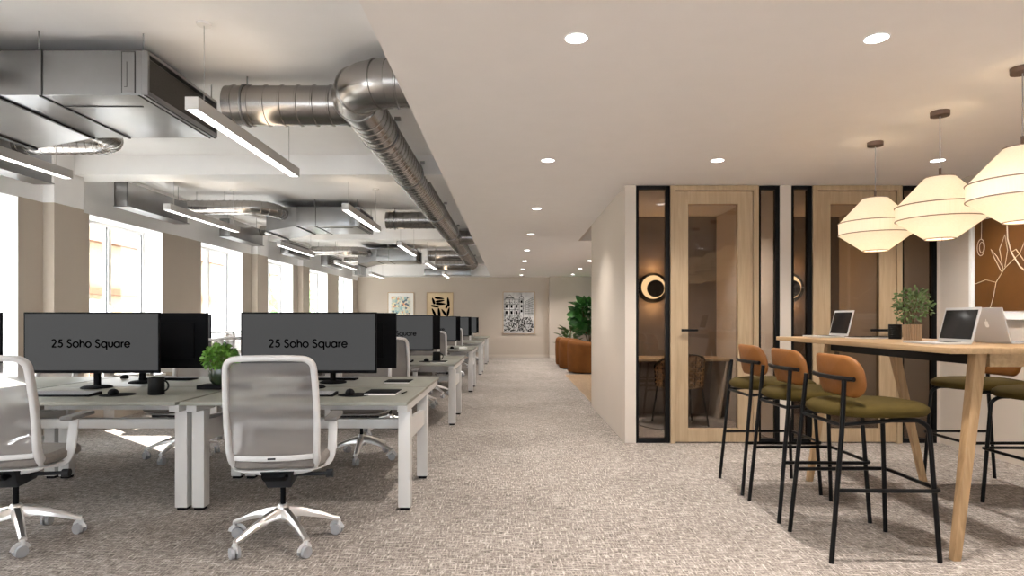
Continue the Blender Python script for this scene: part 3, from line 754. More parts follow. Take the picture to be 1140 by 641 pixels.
# small desk things -----------------------------------------------------
def keyboard(x, y, rz, label):
    t = tag(empty('keyboard', (x, y, ZDK), rz), label, 'keyboard', 'computer keyboards on the desks')
    m = MB(); m.hexa([(-.22, -.07, 0), (.22, -.07, 0), (.22, .07, 0), (-.22, .07, 0), (-.22, -.07, .010), (.22, -.07, .010), (.22, .07, .022), (-.22, .07, .022)], .003); m.build('base', 'blackp', t)
    m = MB()
    for j in range(5):
        for i in range(15):
            yy = -.055+j*.024; zz = .0108+(yy+.07)/.14*.012
            m.box(-.208+i*.0278, -.208+i*.0278+.023, yy, yy+.019, zz, zz+.004)
    m.build('keys', 'castergrey', t, smooth=0); return t
def mouse(x, y, rz, label):
    t = tag(empty('computer_mouse', (x, y, ZDK+.004), rz), label, 'mouse')
    m = MB(); rr = []
    for k, z in ((.8, .001), (1, .008), (.95, .02), (.7, .032), (.3, .038)):
        rr.append([m.b.verts.new((.032*k*math.cos(a*PI/8), .055*k*math.sin(a*PI/8)-.006*(1-k), z)) for a in range(16)])
    m.skin(rr); m.build('shell', 'blackp', t)
    m = MB(); m.cyl((-.004, .03, .030), (.004, .03, .030), .009, seg=12); m.build('scroll_wheel', 'castergrey', t); return t
def pad(x, y, label):
    m = MB(); m.lathe([(.001, .0005), (.11, .0005), (.11, .003), (.001, .003)], 32); return tag(m.build('mouse_mat', 'blackp', loc=(x, y, ZDK)), label, 'mouse mat')
def mug(x, y, z, rz, label, s=1):
    t = tag(empty('mug', (x, y, z), rz), label, 'mug')
    m = MB(); m.lathe([(.001, 0), (.05*s, 0), (.052*s, .004*s), (.052*s, .118*s), (.048*s, .118*s), (.046*s, .01*s), (.001, .008*s)], 32); m.build('body', 'ceramic', t)
    m = MB(); m.tube([(.048*s+.036*s*math.sin(math.radians(a)), 0, (.06+.036*math.cos(math.radians(a)))*s) for a in range(0, 181, 15)], .006*s, 8); m.build('handle', 'ceramic', t)
    return t
def notebook(x, y, rz, w, d, h, z, label, cover='blackp', spine=False):
    t = tag(empty('notebook', (x, y, z), rz), label, 'notebook')
    m = MB(); m.box(-w/2+.004, w/2-.004, -d/2, d/2-.003, .0005, h-.004); m.build('pages', 'paper', t, smooth=0)
    m = MB(); m.box(-w/2, w/2, -d/2-.002, d/2, h-.0038, h, .001)
    if spine: m.box(-w/2, w/2, -d/2-.006, -d/2-.001, 0, h, .001); m.box(w/2-.0035, w/2, -d/2, d/2, 0, h)
    m.build('cover', cover, t); return t
keyboard(-3.06, 4.30, 0, 'dark keyboard in front of the left Soho Square monitor')
keyboard(-1.42, 4.30, 0, 'dark keyboard in front of the aisle monitor, behind the chair back')
keyboard(-1.55, 5.42, PI, 'dark keyboard behind the aisle monitor on the far side')
keyboard(-2.95, 5.42, PI, 'dark keyboard behind the left monitor on the far side')
keyboard(-1.42, 7.68, 0, 'dark keyboard on the second desk row by the aisle')
keyboard(-1.42, 11.0, 0, 'dark keyboard on the third desk row by the aisle')
pad(-2.71, 4.33, 'round black mouse mat left of the black mug'); mouse(-2.74, 4.33, .3, 'black mouse left of the black mug')
pad(-1.08, 4.33, 'round black mouse mat beside the aisle notebook'); mouse(-1.11, 4.33, .3, 'black mouse beside the front aisle notebook')
pad(-1.02, 7.72, 'round black mouse mat on the second desk row'); mouse(-1.04, 7.72, .3, 'black mouse on the second desk row')
pad(-1.02, 11.05, 'round black mouse mat on the third desk row'); mouse(-1.04, 11.05, .3, 'black mouse on the third desk row')
mouse(-3.35, 5.45, .3, 'black mouse beside the keyboard behind the left monitor')
mug(-2.46, 4.36, ZDK, 0, 'large black mug beside the left Soho Square monitor')
mug(-.93, 7.85, ZDK, 0, 'black mug on the second desk row', .95)
notebook(-.90, 4.42, 0, .22, .24, .016, ZDK, 'black covered notebook on the front aisle desk corner')
notebook(-.93, 5.20, 0, .21, .22, .014, ZDK, 'notebook on the far side of the front aisle desk')
notebook(-.87, 7.60, 0, .19, .22, .014, ZDK, 'notebook beside the mug on the second desk row')
notebook(-.84, 11.05, 0, .14, .12, .03, ZDK, 'white notepad on the third desk row', 'paper')
m = MB(); m.cyl((0, 0, .005), (.12, .03, .005), .0045, seg=8); m.cyl((.12, .03, .005), (.13, .0325, .005), .0045, .001, 8)
tag(m.build('pen', 'blackp', loc=(-.76, 4.36, ZDK), rz=1.2), 'black pen beside the front aisle notebook', 'pen')

def foliage(m, n, c, rad, L, W, rnd, up=.4, nz=.45):
    for i in range(n):
        d = Vector((rnd.gauss(0, 1), rnd.gauss(0, 1), rnd.gauss(0, 1)+up)).normalized()
        k = rnd.random()**.4
        p = Vector(c)+Vector((d.x*rad[0]*k, d.y*rad[1]*k, d.z*rad[2]*k))
        dd = (d+Vector((rnd.uniform(-.7, .7), rnd.uniform(-.7, .7), rnd.uniform(-.5, .6)))).normalized()
        m.leaf(p, dd, Vector((rnd.gauss(0, .7), rnd.gauss(-.3, .7), nz)).normalized(), L*rnd.uniform(.6, 1.2), W*rnd.uniform(.7, 1.2))
    return m
# plant on a book beside the aisle chair
notebook(-2.16, 4.74, 0, .34, .16, .03, ZDK, 'thick black book under the small green plant', spine=True)
t = tag(empty('potted_plant', (-2.19, 4.74, ZDK+.0305)), 'small bushy green plant in dark glass bowl on a black book', 'plant')
m = MB(); m.lathe([(.001, 0), (.05, 0), (.075, .03), (.082, .075), (.078, .12), (.072, .12), (.074, .075), (.001, .07)], 28); m.build('bowl', 'potglass', t)
m = MB(); foliage(m, 560, (0, 0, .195), (.115, .11, .10), .036, .028, random.Random(3)); m.build('foliage', 'leaf', t)
m = MB()
for i in range(14):
    a = i*2.4; m.tube([(0, 0, .07), (.03*math.cos(a), .03*math.sin(a), .13), (.09*math.cos(a), .09*math.sin(a), .2)], .002, 5)
m.build('stem', 'stem', t)

# ------------------------------------------------------------------ high table
t = tag(empty('high_table', (2.74, 4.3, 0)), 'oak topped high table on splayed oak legs at the right', 'table')
m = MB(); m.box(-.46, .46, -1.04, 1.11, 1.068, 1.10, .004); m.build('tabletop', 'oaktop', t)
for s in (-1, 1):
    for y0, y1 in ((-1.04, -.93), (.55, .62)):
        m = MB(); f = .021; q = .031
        X0 = s*.44; X1 = s*.24
        m.hexa([(X0-f, y0-f, 0), (X0+f, y0-f, 0), (X0+f, y0+f, 0), (X0-f, y0+f, 0), (X1-q, y1-q, 1.067), (X1+q, y1-q, 1.067), (X1+q, y1+q, 1.067), (X1-q, y1+q, 1.067)], .006)
        m.build('leg', 'oakleg', t)
for y in (-.93, .62):
    m = MB(); m.box(-.197, .197, y-.03, y+.03, .995, 1.067, .003); m.build('cross_bar', 'oaktop', t)
for x in (-.24, .24):
    m = MB(); m.box(x-.02, x+.02, -.888, .578, 1.005, 1.067); m.build('steel_rail', 'black', t, smooth=0)

def make_stool():
    t = empty('bar_stool')
    # faces +x
    m = MB(); N = 36; rr = []
    for k, z in ((.80, .735), (.95, .742), (1, .760), (.985, .782), (.90, .800), (.70, .810), (.35, .813)):
        ring = []
        for i in range(N):
            a = 2*PI*i/N; c, s_ = math.cos(a), math.sin(a)
            ex = .82
            ring.append(m.b.verts.new((.03+.30*k*math.copysign(abs(c)**ex, c), .245*k*math.copysign(abs(s_)**ex, s_), z)))
        rr.append(ring)
    m.skin(rr); m.build('seat', 'olive', t, smooth=60)
    r = .0125
    for s in (-1, 1):
        m = MB(); m.tube(smooth_path([(-.28, s*.24, 0), (-.215, s*.222, .70), (-.198, s*.208, .935)], .05), r, 10); m.build('leg', 'black', t)
        m = MB(); m.tube(smooth_path([(.28, s*.235, 0), (.245, s*.205, .69), (.20, s*.19, .724), (.05, s*.19, .724)], .05), r, 10); m.build('leg', 'black', t)
    m = MB(); pts = smooth_path([(-.245, .233, .37), (.285, .245, .37), (.285, -.245, .37), (-.245, -.233, .37)], .045)
    m.tube(pts, .0105, 8); m.build('footrest', 'black', t)
    m = MB()
    for s in (-1, 1): m.tube([(-.213, s*.215, .705), (.06, s*.19, .722)], .0105, 8)
    m.tube([(-.21, -.215, .70), (-.21, .215, .70)], .0105, 8)
    m.build('seat_frame', 'black', t)
    # backrest: curved leather pad
    m = MB(); pr_ = rrect(.47, .225, .095, 7); NX = 9
    def bp(y, z, d): 
        k = (y/.235)
        return Vector((-.150+.045*k*k+d-.02*(z/.11), y, .945+z))
    front = []; 
    def ring_at(sc, d): return [m.b.verts.new(bp(y*sc, z*sc, d)) for y, z in pr_]
    rings = [ring_at(.05, .024), ring_at(.5, .024), ring_at(.85, .02), ring_at(.97, .012), ring_at(1, 0), ring_at(.97, -.012), ring_at(.85, -.018), ring_at(.5, -.021), ring_at(.05, -.021)]
    m.skin(rings); m.build('backrest', 'leather', t, smooth=60)
    m = MB(); m.tube([Vector((-.188+.045*(y/.235)**2, y, .937)) for y in (-.215, -.16, -.1, -.05, 0, .05, .1, .16, .215)], .0125, 8); m.build('back_bar', 'black', t)
    return t
st0 = make_stool()
sl = [(1.92, 3.46, 0, 'tan leather bar stool with olive seat nearest the viewer'), (1.92, 4.09, 0, 'tan leather bar stool, middle one left of the high table'), (1.92, 4.70, 0, 'tan leather bar stool, farthest left of the high table'),
      (3.52, 4.70, PI, 'bar stool across the table, seat seen below the near laptop'), (3.50, 4.06, PI, 'bar stool across the table cut by the right edge')]
for i, (x, y, rz, la) in enumerate(sl):
    s_ = st0 if i == 0 else copy_tree(st0)
    s_.location = (x, y, 0); s_.rotation_euler.z = rz; tag(s_, la, 'bar stool', 'leather and olive bar stools at the high table')

ZT_ = 1.1005
def laptop(x, y, rz, label, tilt=14, logo=False):
    """local: hinge along x axis at y=0, deck towards -y, lid tilts back to +y, screen faces -y"""
    t = tag(empty('laptop', (x, y, ZT_), rz), label, 'laptop')
    m = MB(); m.box(-.15, .15, -.22, 0, 0, .012, .003); m.build('base', 'lap', t)
    m = MB()
    for j in range(5):
        for i in range(13): m.box(-.128+i*.0198, -.128+i*.0198+.016, -.045-j*.018-.014, -.045-j*.018, .0122, .0135)
    m.build('keys', 'blackp', t, smooth=0)
    rot = Matrix.Translation((0, .002, .012)) @ Matrix.Rotation(-math.radians(tilt), 4, 'X')
    m = MB(); m.box(-.15, .15, 0, .007, 0, .215, .003); m.xf(rot); lid = m.build('lid', 'lap', t)
    m = MB(); m.box(-.136, .136, -.0015, -.0002, .018, .198); m.xf(rot); m.build('screen', 'lapscreen', lid, smooth=0)
    # apple shaped emblem with a bite and a leaf
    m = MB(); cz = .11; pts = []
    for i in range(40):
        a = 2*PI*i/40; rr = .019*(1-.10*math.cos(2*a)+.0) * (1-.12*max(0, math.sin(a))**12 - .10*max(0, -math.sin(a))**14)
        px, pz = rr*math.cos(a), cz+rr*math.sin(a)*1.08
        bx, bz = -.024, cz+.003   # bite on viewer's right of the lid back
        dx, dz = px-bx, pz-bz; dd = math.hypot(dx, dz)
        if dd < .011: px, pz = bx+dx/dd*.011, bz+dz/dd*.011
        pts.append((px, pz))
    cc = m.b.verts.new((0, .0083, cz)); vs = [m.b.verts.new((p[0], .0083, p[1])) for p in pts]
    for i in range(40): m.b.faces.new((cc, vs[i], vs[(i+1) % 40]))
    lf = [m.b.verts.new((-.001+.0035*math.cos(a*PI/5)-.002*math.sin(a*PI/5), .0083, cz+.0275+.0065*math.sin(a*PI/5))) for a in range(10)]; m.b.faces.new(lf)
    m.xf(rot); m.build('emblem', 'logo', lid, smooth=0)
    return t
laptop(2.70, 3.835, -PI/2, 'open silver laptop with dark screen nearest on the high table')
laptop(3.01, 3.93, PI/2, 'silver laptop seen from behind with apple emblem on its lid')
laptop(2.70, 5.20, -PI/2, 'open silver laptop at the far end of the high table')
notebook(2.78, 4.86, .05, .30, .20, .014, ZT_, 'thin black notebook beside the far laptop')
t = tag(empty('tumbler', (2.87, 4.70, ZT_)), 'black ribbed tumbler behind the small pot plant', 'cup')
m = MB(); m.lathe([(.001, 0), (.042, 0), (.044, .11), (.040, .11), (.038, .008), (.001, .008)], 28)
for i in range(8): m.lathe([(.0435, .012+i*.012), (.0458, .015+i*.012), (.0458, .018+i*.012), (.0435, .021+i*.012)], 28, cap=False)
m.build('body', 'ceramic', t)
t = tag(empty('potted_plant', (2.84, 4.45, ZT_)), 'airy green plant in ribbed brown pot on the high table', 'plant')
m = MB(); n = 20
for i in range(n):
    a = 2*PI*i/n; m.cyl((.048*math.cos(a), .048*math.sin(a), 0), (.052*math.cos(a), .052*math.sin(a), .11), .0085, seg=8)
m.lathe([(.001, 0), (.045, 0), (.049, .108), (.001, .10)], 20); m.build('pot', 'potwood', t)
m = MB(); foliage(m, 430, (0, 0, .245), (.125, .125, .125), .026, .019, random.Random(5), .25); m.build('foliage', 'leafm', t)
m = MB(); rn = random.Random(9)
for i in range(22):
    a = rn.uniform(0, 2*PI); r = rn.uniform(.05, .15); z = rn.uniform(.18, .36); m.tube([(0, 0, .10), (r*.3*math.cos(a), r*.3*math.sin(a), .18), (r*math.cos(a), r*math.sin(a), z)], .0014, 4)
m.build('stem', 'stem', t)

# pendants -------------------------------------------------------------
def shade_mat():
    m, nt, out = newmat('linen_shade')
    N = nt.nodes.new; L = nt.links.new
    tc = N('ShaderNodeTexCoord'); mp = N('ShaderNodeMapping'); mp.inputs['Scale'].default_value = (120, 120, 6); L(tc.outputs['Object'], mp.inputs[0])
    n = N('ShaderNodeTexNoise'); n.inputs['Scale'].default_value = 1; L(mp.outputs[0], n.inputs['Vector'])
    r = N('ShaderNodeValToRGB'); r.color_ramp.elements[0].color = (.84, .81, .76, 1); r.color_ramp.elements[1].color = (.94, .92, .89, 1); L(n.outputs[0], r.inputs[0])
    d = N('ShaderNodeBsdfDiffuse'); tr = N('ShaderNodeBsdfTranslucent'); L(r.outputs[0], d.inputs[0]); L(r.outputs[0], tr.inputs[0])
    mx = N('ShaderNodeMixShader'); mx.inputs[0].default_value = .55; L(d.outputs[0], mx.inputs[1]); L(tr.outputs[0], mx.inputs[2])
    e = N('ShaderNodeEmission'); e.inputs[0].default_value = (1, .82, .58, 1); e.inputs[1].default_value = .08
    ad = N('ShaderNodeAddShader'); L(mx.outputs[0], ad.inputs[0]); L(e.outputs[0], ad.inputs[1])
    L(ad.outputs[0], out.inputs[0]); return m
M_['shade'] = shade_mat()
def pendant(x, y, label, zb=1.77):
    t = tag(empty('pendant_lamp', (x, y, zb)), label, 'pendant lamp', 'linen pendant lamps over the high table')
    m = MB(); m.lathe([(.085, .0), (.25, .125), (.252, .215), (.085, .40)], 48, cap=False); m.lathe([(.083, .398), (.249, .214), (.247, .126), (.083, .002)], 48, cap=False)
    m.build('lamp_shade', 'shade', t, smooth=30)
    for r_, z in ((.2525, .125), (.2545, .215), (.086, .0), (.086, .40)):
        m = MB(); m.tube([(r_*math.cos(a*PI/24), r_*math.sin(a*PI/24), z) for a in range(48)], .0035, 6, closed=True); m.build('hoop', 'hoop', t)
    m = MB(); m.cyl((0, 0, .34), (0, 0, .46), .008, seg=10); m.cyl((0, 0, .26), (0, 0, .34), .018, seg=12); m.cyl((-.085, 0, .40), (.085, 0, .40), .002, seg=6); m.cyl((0, -.02, -.02), (0, -.02, .28), .0018, seg=6)
    m.build('lamp_holder', 'copper', t)
    m = MB(); m.cyl((0, 0, .46), (0, 0, ZC-zb-.03), .003, seg=8); m.build('cord', 'castergrey', t)
    m = MB(); m.lathe([(.001, ZC-zb-.032), (.055, ZC-zb-.032), (.056, ZC-zb-.001), (.001, ZC-zb-.001)], 32); m.build('canopy', 'copper', t)
    m = MB(); bmesh.ops.create_uvsphere(m.b, u_segments=16, v_segments=10, radius=.032); m.xf(Matrix.Translation((0, 0, .225))); m.build('bulb', emis('bulb_glow', (1, .78, .48), 8), t)
    l = bpy.data.lights.new('pendant_bulb_light', 'POINT'); l.energy = 4.6; l.color = (1, .75, .46); l.shadow_soft_size = .045
    o = bpy.data.objects.new('pendant_bulb_light', l); COL.objects.link(o); o.parent = t; o.location = (0, 0, .17)
pendant(2.745, 3.375, 'linen diamond pendant lamp cut by the right edge')
pendant(2.79, 4.09, 'linen diamond pendant lamp, middle and largest seen whole')
pendant(2.78, 4.80, 'linen diamond pendant lamp farthest, nearest the booths')

# ------------------------------------------------------------------ pictures
def picture(x, z0, w, h, y, label, mat_w, frame):
    t = tag(empty('framed_picture', (x, y, z0)), label, 'picture')
    m = MB(); f = .02; a = w/2
    m.box(-a, -a+f, -.035, -.001, 0, h); m.box(a-f, a, -.035, -.001, 0, h); m.box(-a+f, a-f, -.035, -.001, 0, f); m.box(-a+f, a-f, -.035, -.001, h-f, h); m.build('picture_frame', frame, t, smooth=0)
    return t
def colour_patches():
    m, nt, out = newmat('abstract_patches'); N = nt.nodes.new; L = nt.links.new
    b = N('ShaderNodeBsdfPrincipled'); b.inputs['Roughness'].default_value = .7
    tc = N('ShaderNodeTexCoord'); v = N('ShaderNodeTexVoronoi'); v.inputs['Scale'].default_value = 17; L(tc.outputs['Object'], v.inputs['Vector'])
    sp = N('ShaderNodeSeparateColor'); L(v.outputs['Color'], sp.inputs[0])
    r = N('ShaderNodeValToRGB'); cr = r.color_ramp; cr.interpolation = 'CONSTANT'
    cols = [(.42, .52, .50), (.75, .66, .50), (.30, .48, .50), (.72, .70, .62), (.70, .35, .20), (.50, .60, .55), (.12, .16, .2), (.78, .70, .45)]
    cr.elements[0].color = (*cols[0], 1); cr.elements[1].position = .125; cr.elements[1].color = (*cols[1], 1)
    for i in range(2, 8): cr.elements.new(i/8).color = (*cols[i], 1)
    L(sp.outputs[0], r.inputs[0]); L(r.outputs[0], b.inputs['Base Color']); L(b.outputs[0], out.inputs[0]); return m
M_['patches'] = colour_patches()
M_['cream'] = pr('cream_paper', (.66, .52, .33), .8, var=.04)
M_['framewood'] = pr('light_wood_frame', (.42, .30, .19), .6)
M_['rustprint'] = pr('rust_brown_print', (.115, .044, .006), .55, var=.18, scale=3)
M_['sketchline'] = pr('pale_line', (.62, .52, .40), .7)
M_['greywash'] = pr('grey_wash', (.40, .40, .40), .8)
t = picture(-3.56, 1.0, .85, 1.11, YB-.001, 'white matted abstract print of coloured patches on back wall', 0, 'framewood')
m = MB(); m.box(-.405, .405, -.022, -.012, .02, 1.09); m.build('mount', 'paper', t, smooth=0)
m = MB(); m.box(-.31, .31, -.027, -.0225, .12, .98); m.build('print', 'patches', t, smooth=0)
t = picture(-2.30, 1.0, .86, 1.11, YB-.001, 'cream print of scattered black leaf shapes on back wall', 0, 'framewood')
m = MB(); m.box(-.41, .41, -.022, -.012, .02, 1.09); m.build('mount', 'cream', t, smooth=0)
m = MB(); rn = random.Random(4)
def blade(m, cx, cz, L, W, ang, y):
    ca, sa = math.cos(ang), math.sin(ang); vs = []
    for i in range(14):
        a = 2*PI*i/14; u = L/2*math.cos(a); v = W/2*math.sin(a)*(1-.3*math.cos(a)); vs.append(m.b.verts.new((cx+u*ca-v*sa, y, cz+u*sa+v*ca)))
    m.b.faces.new(vs)
for cx, cz, L_, W_, an in ((-.21, .83, .22, .07, 1.9), (-.02, .92, .30, .065, -.1), (0, .83, .28, .06, .15), (.02, .74, .32, .07, -.05), (-.16, .66, .26, .06, -.2), (.27, .80, .30, .07, 1.7), (.22, .66, .16, .06, 1.2),
                        (-.20, .47, .27, .07, 2.0), (-.03, .46, .30, .075, 1.7), (.13, .46, .26, .07, 2.2), (.27, .48, .30, .07, 1.35), (-.2, .2, .25, .07, 1.2), (.05, .2, .28, .07, .4), (.22, .2, .2, .06, 2)):
    blade(m, cx, cz, L_*1.05, W_*1.15, an, -.0235)
m.build('leaf_shapes', 'ink', t, smooth=0)
t = picture(.255, .77, 1.05, 1.36, YB-.001, 'large black and white townscape sketch on the back wall', 0, 'framewood')
M_['greypaper'] = pr('grey_paper', (.62, .61, .60), .8, col2=(.36, .36, .36), scale=5)
m = MB(); m.box(-.5, .5, -.022, -.012, .02, 1.34); m.build('mount', 'greypaper', t, smooth=0)
m = MB(); rn = random.Random(12); y0, y1 = -.026, -.0225
def ln(a, c, w=.010): m.ribbon([a, c], w, y0, y1)
# left gabled house
for x in (-.46, -.30, -.14, -.02): ln((x, .45), (x, 1.12), .012)
for z in (1.12, .96, .78, .60, .45): ln((-.48, z), (.0, z+.0), .012)
ln((-.44, 1.13), (-.30, 1.27)); ln((-.30, 1.27), (-.16, 1.13)); ln((-.44, 1.16), (-.16, 1.16), .02)
for x in (-.40, -.24, -.08):
    for z in (.84, .64): m.box(x-.03, x+.03, y0, y1, z, z+.10); 
    m.ribbon(arc(x, .98, .035, 0, 180, 8), .012, y0, y1)
m.ribbon(arc(.08, 1.14, .07, 0, 180, 10), .016, y0, y1); ln((.0, 1.12), (.16, 1.12), .014); ln((.08, 1.2), (.08, 1.3), .008)
for x in (.02, .14): ln((x, .55), (x, 1.12), .01)
for z in (.7, .85, 1.0): m.box(.05, .11, y0, y1, z, z+.08)
# receding block on right
for i in range(9): ln((.17, .62+i*.05), (.49, .60+i*.075), .008)
for i in range(8): ln((.19+i*.04, .60), (.19+i*.04, 1.03+i*.022), .009)
# street crowd scribble
for i in range(330):
    x = rn.uniform(-.47, .45); z = rn.uniform(.05, .52); a = rn.uniform(0, PI); L_ = rn.uniform(.02, .09); ln((x, z), (x+L_*math.cos(a)*.8, z+L_*math.sin(a)), rn.choice([.006, .012, .024]))
for i in range(90):
    x = rn.uniform(-.47, .15); z = rn.uniform(.5, 1.1); ln((x, z), (x, z+rn.uniform(.02, .08)), rn.choice([.005, .009]))
m.build('ink_lines', 'ink', t, smooth=0)
# large botanical print on right wall (faces -x)
t = tag(empty('framed_picture', (XR-.001, 5.30, 1.245), -PI/2), 'large rust brown botanical print in white frame on right wall', 'picture')
W2, H2 = .60, .97
m = MB(); f = .022
m.box(-W2, -W2+f, -.035, 0, 0, H2); m.box(W2-f, W2, -.035, 0, 0, H2); m.box(-W2+f, W2-f, -.035, 0, 0, f); m.box(-W2+f, W2-f, -.035, 0, H2-f, H2); m.build('picture_frame', 'paper', t, smooth=0)
m = MB(); m.box(-W2+f, W2-f, -.02, -.008, f, H2-f); m.build('mount', 'paper', t, smooth=0)
m = MB(); m.box(-W2+.06, W2-.05, -.024, -.0205, .075, H2-.06); m.build('print', 'rustprint', t, smooth=0)
m = MB(); y0, y1 = -.027, -.0242
def cr(pts, w): m.ribbon([(p[0], p[1]) for p in pts], w*.75, y0, y1)
# seed pods on stems, sweeping branch, leaves
def podf(cx, cz, r, rz):
    cr([(cx+r*math.cos(a*PI/12), cz+rz*math.sin(a*PI/12)) for a in range(25)], .006)
    cr([(cx+r*.6*math.cos(a*PI/12)+.01, cz+rz*.65*math.sin(a*PI/12)) for a in range(25)], .005)
podf(-.46, .66, .045, .075); cr([(-.455, .735), (-.45, .91)], .004)
cr([(-.53, .33), (-.40, .36), (-.28, .33), (-.18, .45), (-.02, .56), (.1, .78), (.2, .9)], .006)
cr([(-.28, .33), (-.31, .20), (-.35, .10)], .006)
cr([(-.22, .42), (-.30, .55), (-.34, .63), (-.27, .56), (-.20, .45)], .006)
cr([(-.20, .44), (-.24, .62), (-.18, .74), (-.15, .60), (-.18, .46)], .006)
cr([(-.16, .91), (-.15, .70), (-.11, .58), (-.02, .45), (.1, .36), (.25, .32)], .014)
cr([(-.11, .58), (-.06, .60), (.02, .50), (.12, .44)], .010)
cr([(.05, .60), (.16, .66), (.30, .80), (.22, .62), (.08, .56)], .006)
podf(.35, .6, .06, .09); cr([(.35, .69), (.37, .91)], .004); cr([(.25, .32), (.38, .25), (.5, .28)], .012); cr([(.1, .2), (.2, .3), (.35, .15), (.2, .12), (.1, .2)], .006)
m.build('botanical_drawing', 'sketchline', t, smooth=0)

# ------------------------------------------------------------------ lounge
def armchair(x, y, rz, label):
    t = tag(empty('armchair', (x, y, 0), rz), label, 'armchair', 'rust velvet tub chairs in the lounge')
    # tub opens to +x
    m = MB(); rings = []
    N = 22
    for i in range(N+1):
        a = math.radians(60+240*i/N); c, s = math.cos(a), math.sin(a); k = (math.cos(a-PI)+.5)/1.5; k = max(0, min(1, k)); h = .70+.06*k
        o = Vector((c*.40, s*.40, 0)); e = Vector((c, s, 0))
        P = [(-.055, .03), (.035, .03), (.05, .10), (.06, h*.6), (.055, h-.10), (.035, h-.035), (-.01, h), (-.05, h-.01), (-.075, h-.06), (-.08, h*.6), (-.07, .1)]
        rings.append([m.b.verts.new(o+e*p+Vector((0, 0, z))) for p, z in P])
    m.skin(rings); m.build('backrest', 'velvet', t, smooth=60)
    m = MB(); m.lathe([(.001, .03), (.30, .03), (.33, .06), (.33, .38), (.31, .43), (.25, .455), (.001, .46)], 32, c=(.02, 0, 0)); m.build('seat', 'velvet', t, smooth=60)
    m = MB(); m.lathe([(.001, 0), (.34, 0), (.34, .029), (.001, .029)], 32); m.build('base', 'black', t)
armchair(1.77, 14.7, 0, 'rust velvet tub armchair nearest in the lounge')
armchair(1.66, 15.95, 0, 'rust velvet tub armchair, middle of the lounge row')
armchair(1.66, 17.1, 0, 'rust velvet tub armchair farthest in the lounge row')
t = tag(empty('potted_plant', (2.36, 19.1, 0)), 'tall broad leaved fig plant behind the lounge armchairs', 'plant')
m = MB(); m.lathe([(.001, 0), (.17, 0), (.22, .4), (.20, .4), (.001, .36)], 28); m.build('pot', 'ceramic', t)
m = MB(); rn = random.Random(8)
for i in range(5):
    a = i*1.3; m.tube([(0, 0, .35), (.12*math.cos(a), .12*math.sin(a), .9), (.3*math.cos(a), .3*math.sin(a), 1.6)], .014, 6)
m.build('stem', 'stem', t)
m = MB()
for i in range(240):
    a = rn.uniform(0, 2*PI); z = rn.uniform(.75, 1.74); r = rn.uniform(.08, .40)*(1.1-abs(z-1.3)*.6)
    d = Vector((math.cos(a), math.sin(a), rn.uniform(-.2, .9))); m.leaf(Vector((r*math.cos(a), r*math.sin(a), z)), d, Vector((rn.gauss(0, 1), rn.gauss(-.8, 1), rn.gauss(.3, .8))), rn.uniform(.22, .36), rn.uniform(.16, .25))
m.build('foliage', 'leafd', t)
t = tag(empty('potted_plant', (1.66, 18.0, 0)), 'lower leafy plant left of the tall fig', 'plant')
m = MB(); m.lathe([(.001, 0), (.13, 0), (.16, .3), (.14, .3), (.001, .27)], 24); m.build('pot', 'ceramic', t)
m = MB()
for i in range(60):
    a = rn.uniform(0, 2*PI); z = rn.uniform(.45, .95); r = rn.uniform(.02, .22); d = Vector((math.cos(a), math.sin(a), rn.uniform(.3, 1.3))); m.leaf(Vector((r*math.cos(a), r*math.sin(a), z)), d, Vector((0, .3, 1)), rn.uniform(.18, .28), rn.uniform(.07, .12))
m.build('foliage', 'leafm', t)
m = MB(); m.tube([(0, 0, .25), (.02, .02, .6), (.05, 0, .95)], .012, 6); m.build('stem', 'stem', t)

# ------------------------------------------------------------------ outside
b = MB(); b.box(-60, XO-.01, -30, 60, -4.1, -4.0); b.box(XO-.01, 30, -30, YF-.2, -4.1, -4.0)
tag(b.build('street', 'street', smooth=0), 'pale street level outside the windows', 'street', kind='structure')
t = tag(empty('facade_building', (-16, 20, -4)), 'pale stone building with red roof across the street', 'building')
m = MB(); m.box(-6, 0, -26, 36, 0, 8.2); m.build('wall', 'brick', t, smooth=0)
m = MB(); m.hexa([(-6, -26, 8.2), (.4, -26, 8.2), (.4, 36, 8.2), (-6, 36, 8.2), (-3.2, -26, 11), (-3, -26, 11), (-3, 36, 11), (-3.2, 36, 11)]); m.build('roof', 'roofred', t, smooth=0)
m = MB()
for z in (3.2, 6.2): m.box(0, .3, -26, 36, z, z+.25)
m.build('ledge', 'roofred', t, smooth=0)
for j in range(17):
    for z in (.8, 4.2):
        y = -24+j*3.4; w = MB(); w.box(0, .08, y, y+.15, z, z+1.8); w.box(0, .08, y+1.25, y+1.4, z, z+1.8); w.box(0, .08, y+.15, y+1.25, z+1.65, z+1.8); w.box(0, .08, y+.15, y+1.25, z, z+.15); w.box(0, .06, y+.67, y+.73, z+.15, z+1.65)
        w.mi = 1; w.box(.001, .03, y+.15, y+1.25, z+.15, z+1.65)
        w.build('window', ['frame_white', 'street'], t, smooth=0)
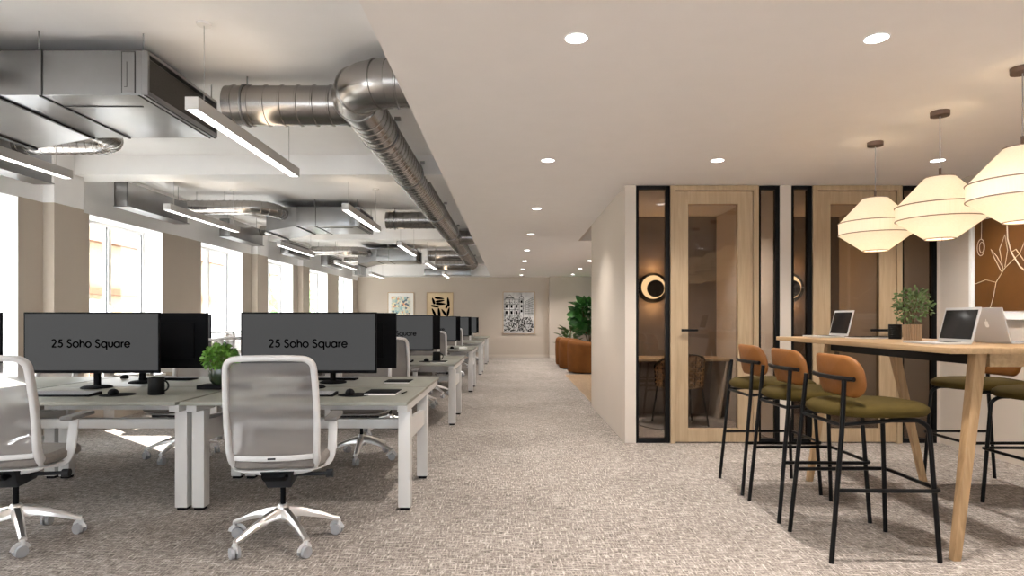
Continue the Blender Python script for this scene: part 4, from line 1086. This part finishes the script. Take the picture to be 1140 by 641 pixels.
for k, (x, y) in enumerate(((-9.5, 27.5),)):
    t = tag(empty('street_tree', (x, y, -4)), ['green tree outside seen through the farther windows', 'green tree outside seen beside the near pilaster'][k], 'tree')
    m = MB(); m.tube([(0, 0, 0), (.1, 0, 2.5), (0, .2, 4.5)], .14, 8, scales=[1, .8, .5]); m.build('trunk', 'stem', t)
    m = MB(); foliage(m, 420, (0, 0, 5), (1.3, 1.3, 1.8), .35, .22, random.Random(20+k), 0); m.build('crown', 'leaf', t)

# ------------------------------------------------------------------ light and camera
w = bpy.data.worlds.new('World'); S.world = w; w.use_nodes = True
bg = w.node_tree.nodes['Background']; bg.inputs[0].default_value = (.88, .94, 1, 1); bg.inputs[1].default_value = 9
sun = bpy.data.lights.new('sun', 'SUN'); sun.energy = 55; sun.angle = math.radians(.8); sun.color = (1, .93, .84)
so = bpy.data.objects.new('sun', sun); COL.objects.link(so)
so.rotation_euler = Vector((2.0, -1.75, -2.45)).to_track_quat('-Z', 'Y').to_euler()
for a, c in WIN:
    l = bpy.data.lights.new('window_portal', 'AREA'); l.shape = 'RECTANGLE'; l.size = ZT-ZSILL; l.size_y = c-a; l.cycles.is_portal = True
    o = bpy.data.objects.new('window_portal', l); COL.objects.link(o); o.location = (-5.31, (a+c)/2, (ZT+ZSILL)/2)
    o.rotation_euler = (0, -PI/2, 0)
for a, c in FW:
    l = bpy.data.lights.new('window_portal', 'AREA'); l.shape = 'RECTANGLE'; l.size = c-a; l.size_y = 2.3; l.cycles.is_portal = True
    o = bpy.data.objects.new('window_portal', l); COL.objects.link(o); o.location = ((a+c)/2, YF-.16, 1.35)
    o.rotation_euler = (PI/2, 0, PI)

cam = bpy.data.cameras.new('camera'); co = bpy.data.objects.new('camera', cam); COL.objects.link(co)
co.location = (0, 0, H); co.rotation_euler = (PI/2, 0, 0)
cam.sensor_width = 36; cam.lens = 700/1140*36; cam.shift_x = 1/1140; cam.shift_y = 34.5/1140; cam.clip_start = .05; cam.clip_end = 200
S.camera = co
S.view_settings.view_transform = 'Standard'; S.view_settings.look = 'None'; S.view_settings.gamma = 1; S.view_settings.use_curve_mapping = False
S.view_settings.exposure = .60
cy = S.cycles
cy.use_denoising = True; cy.max_bounces = 8; cy.diffuse_bounces = 5; cy.glossy_bounces = 4; cy.transmission_bounces = 4; cy.transparent_max_bounces = 14
cy.caustics_reflective = False; cy.caustics_refractive = False; cy.sample_clamp_indirect = 6; cy.use_light_tree = True
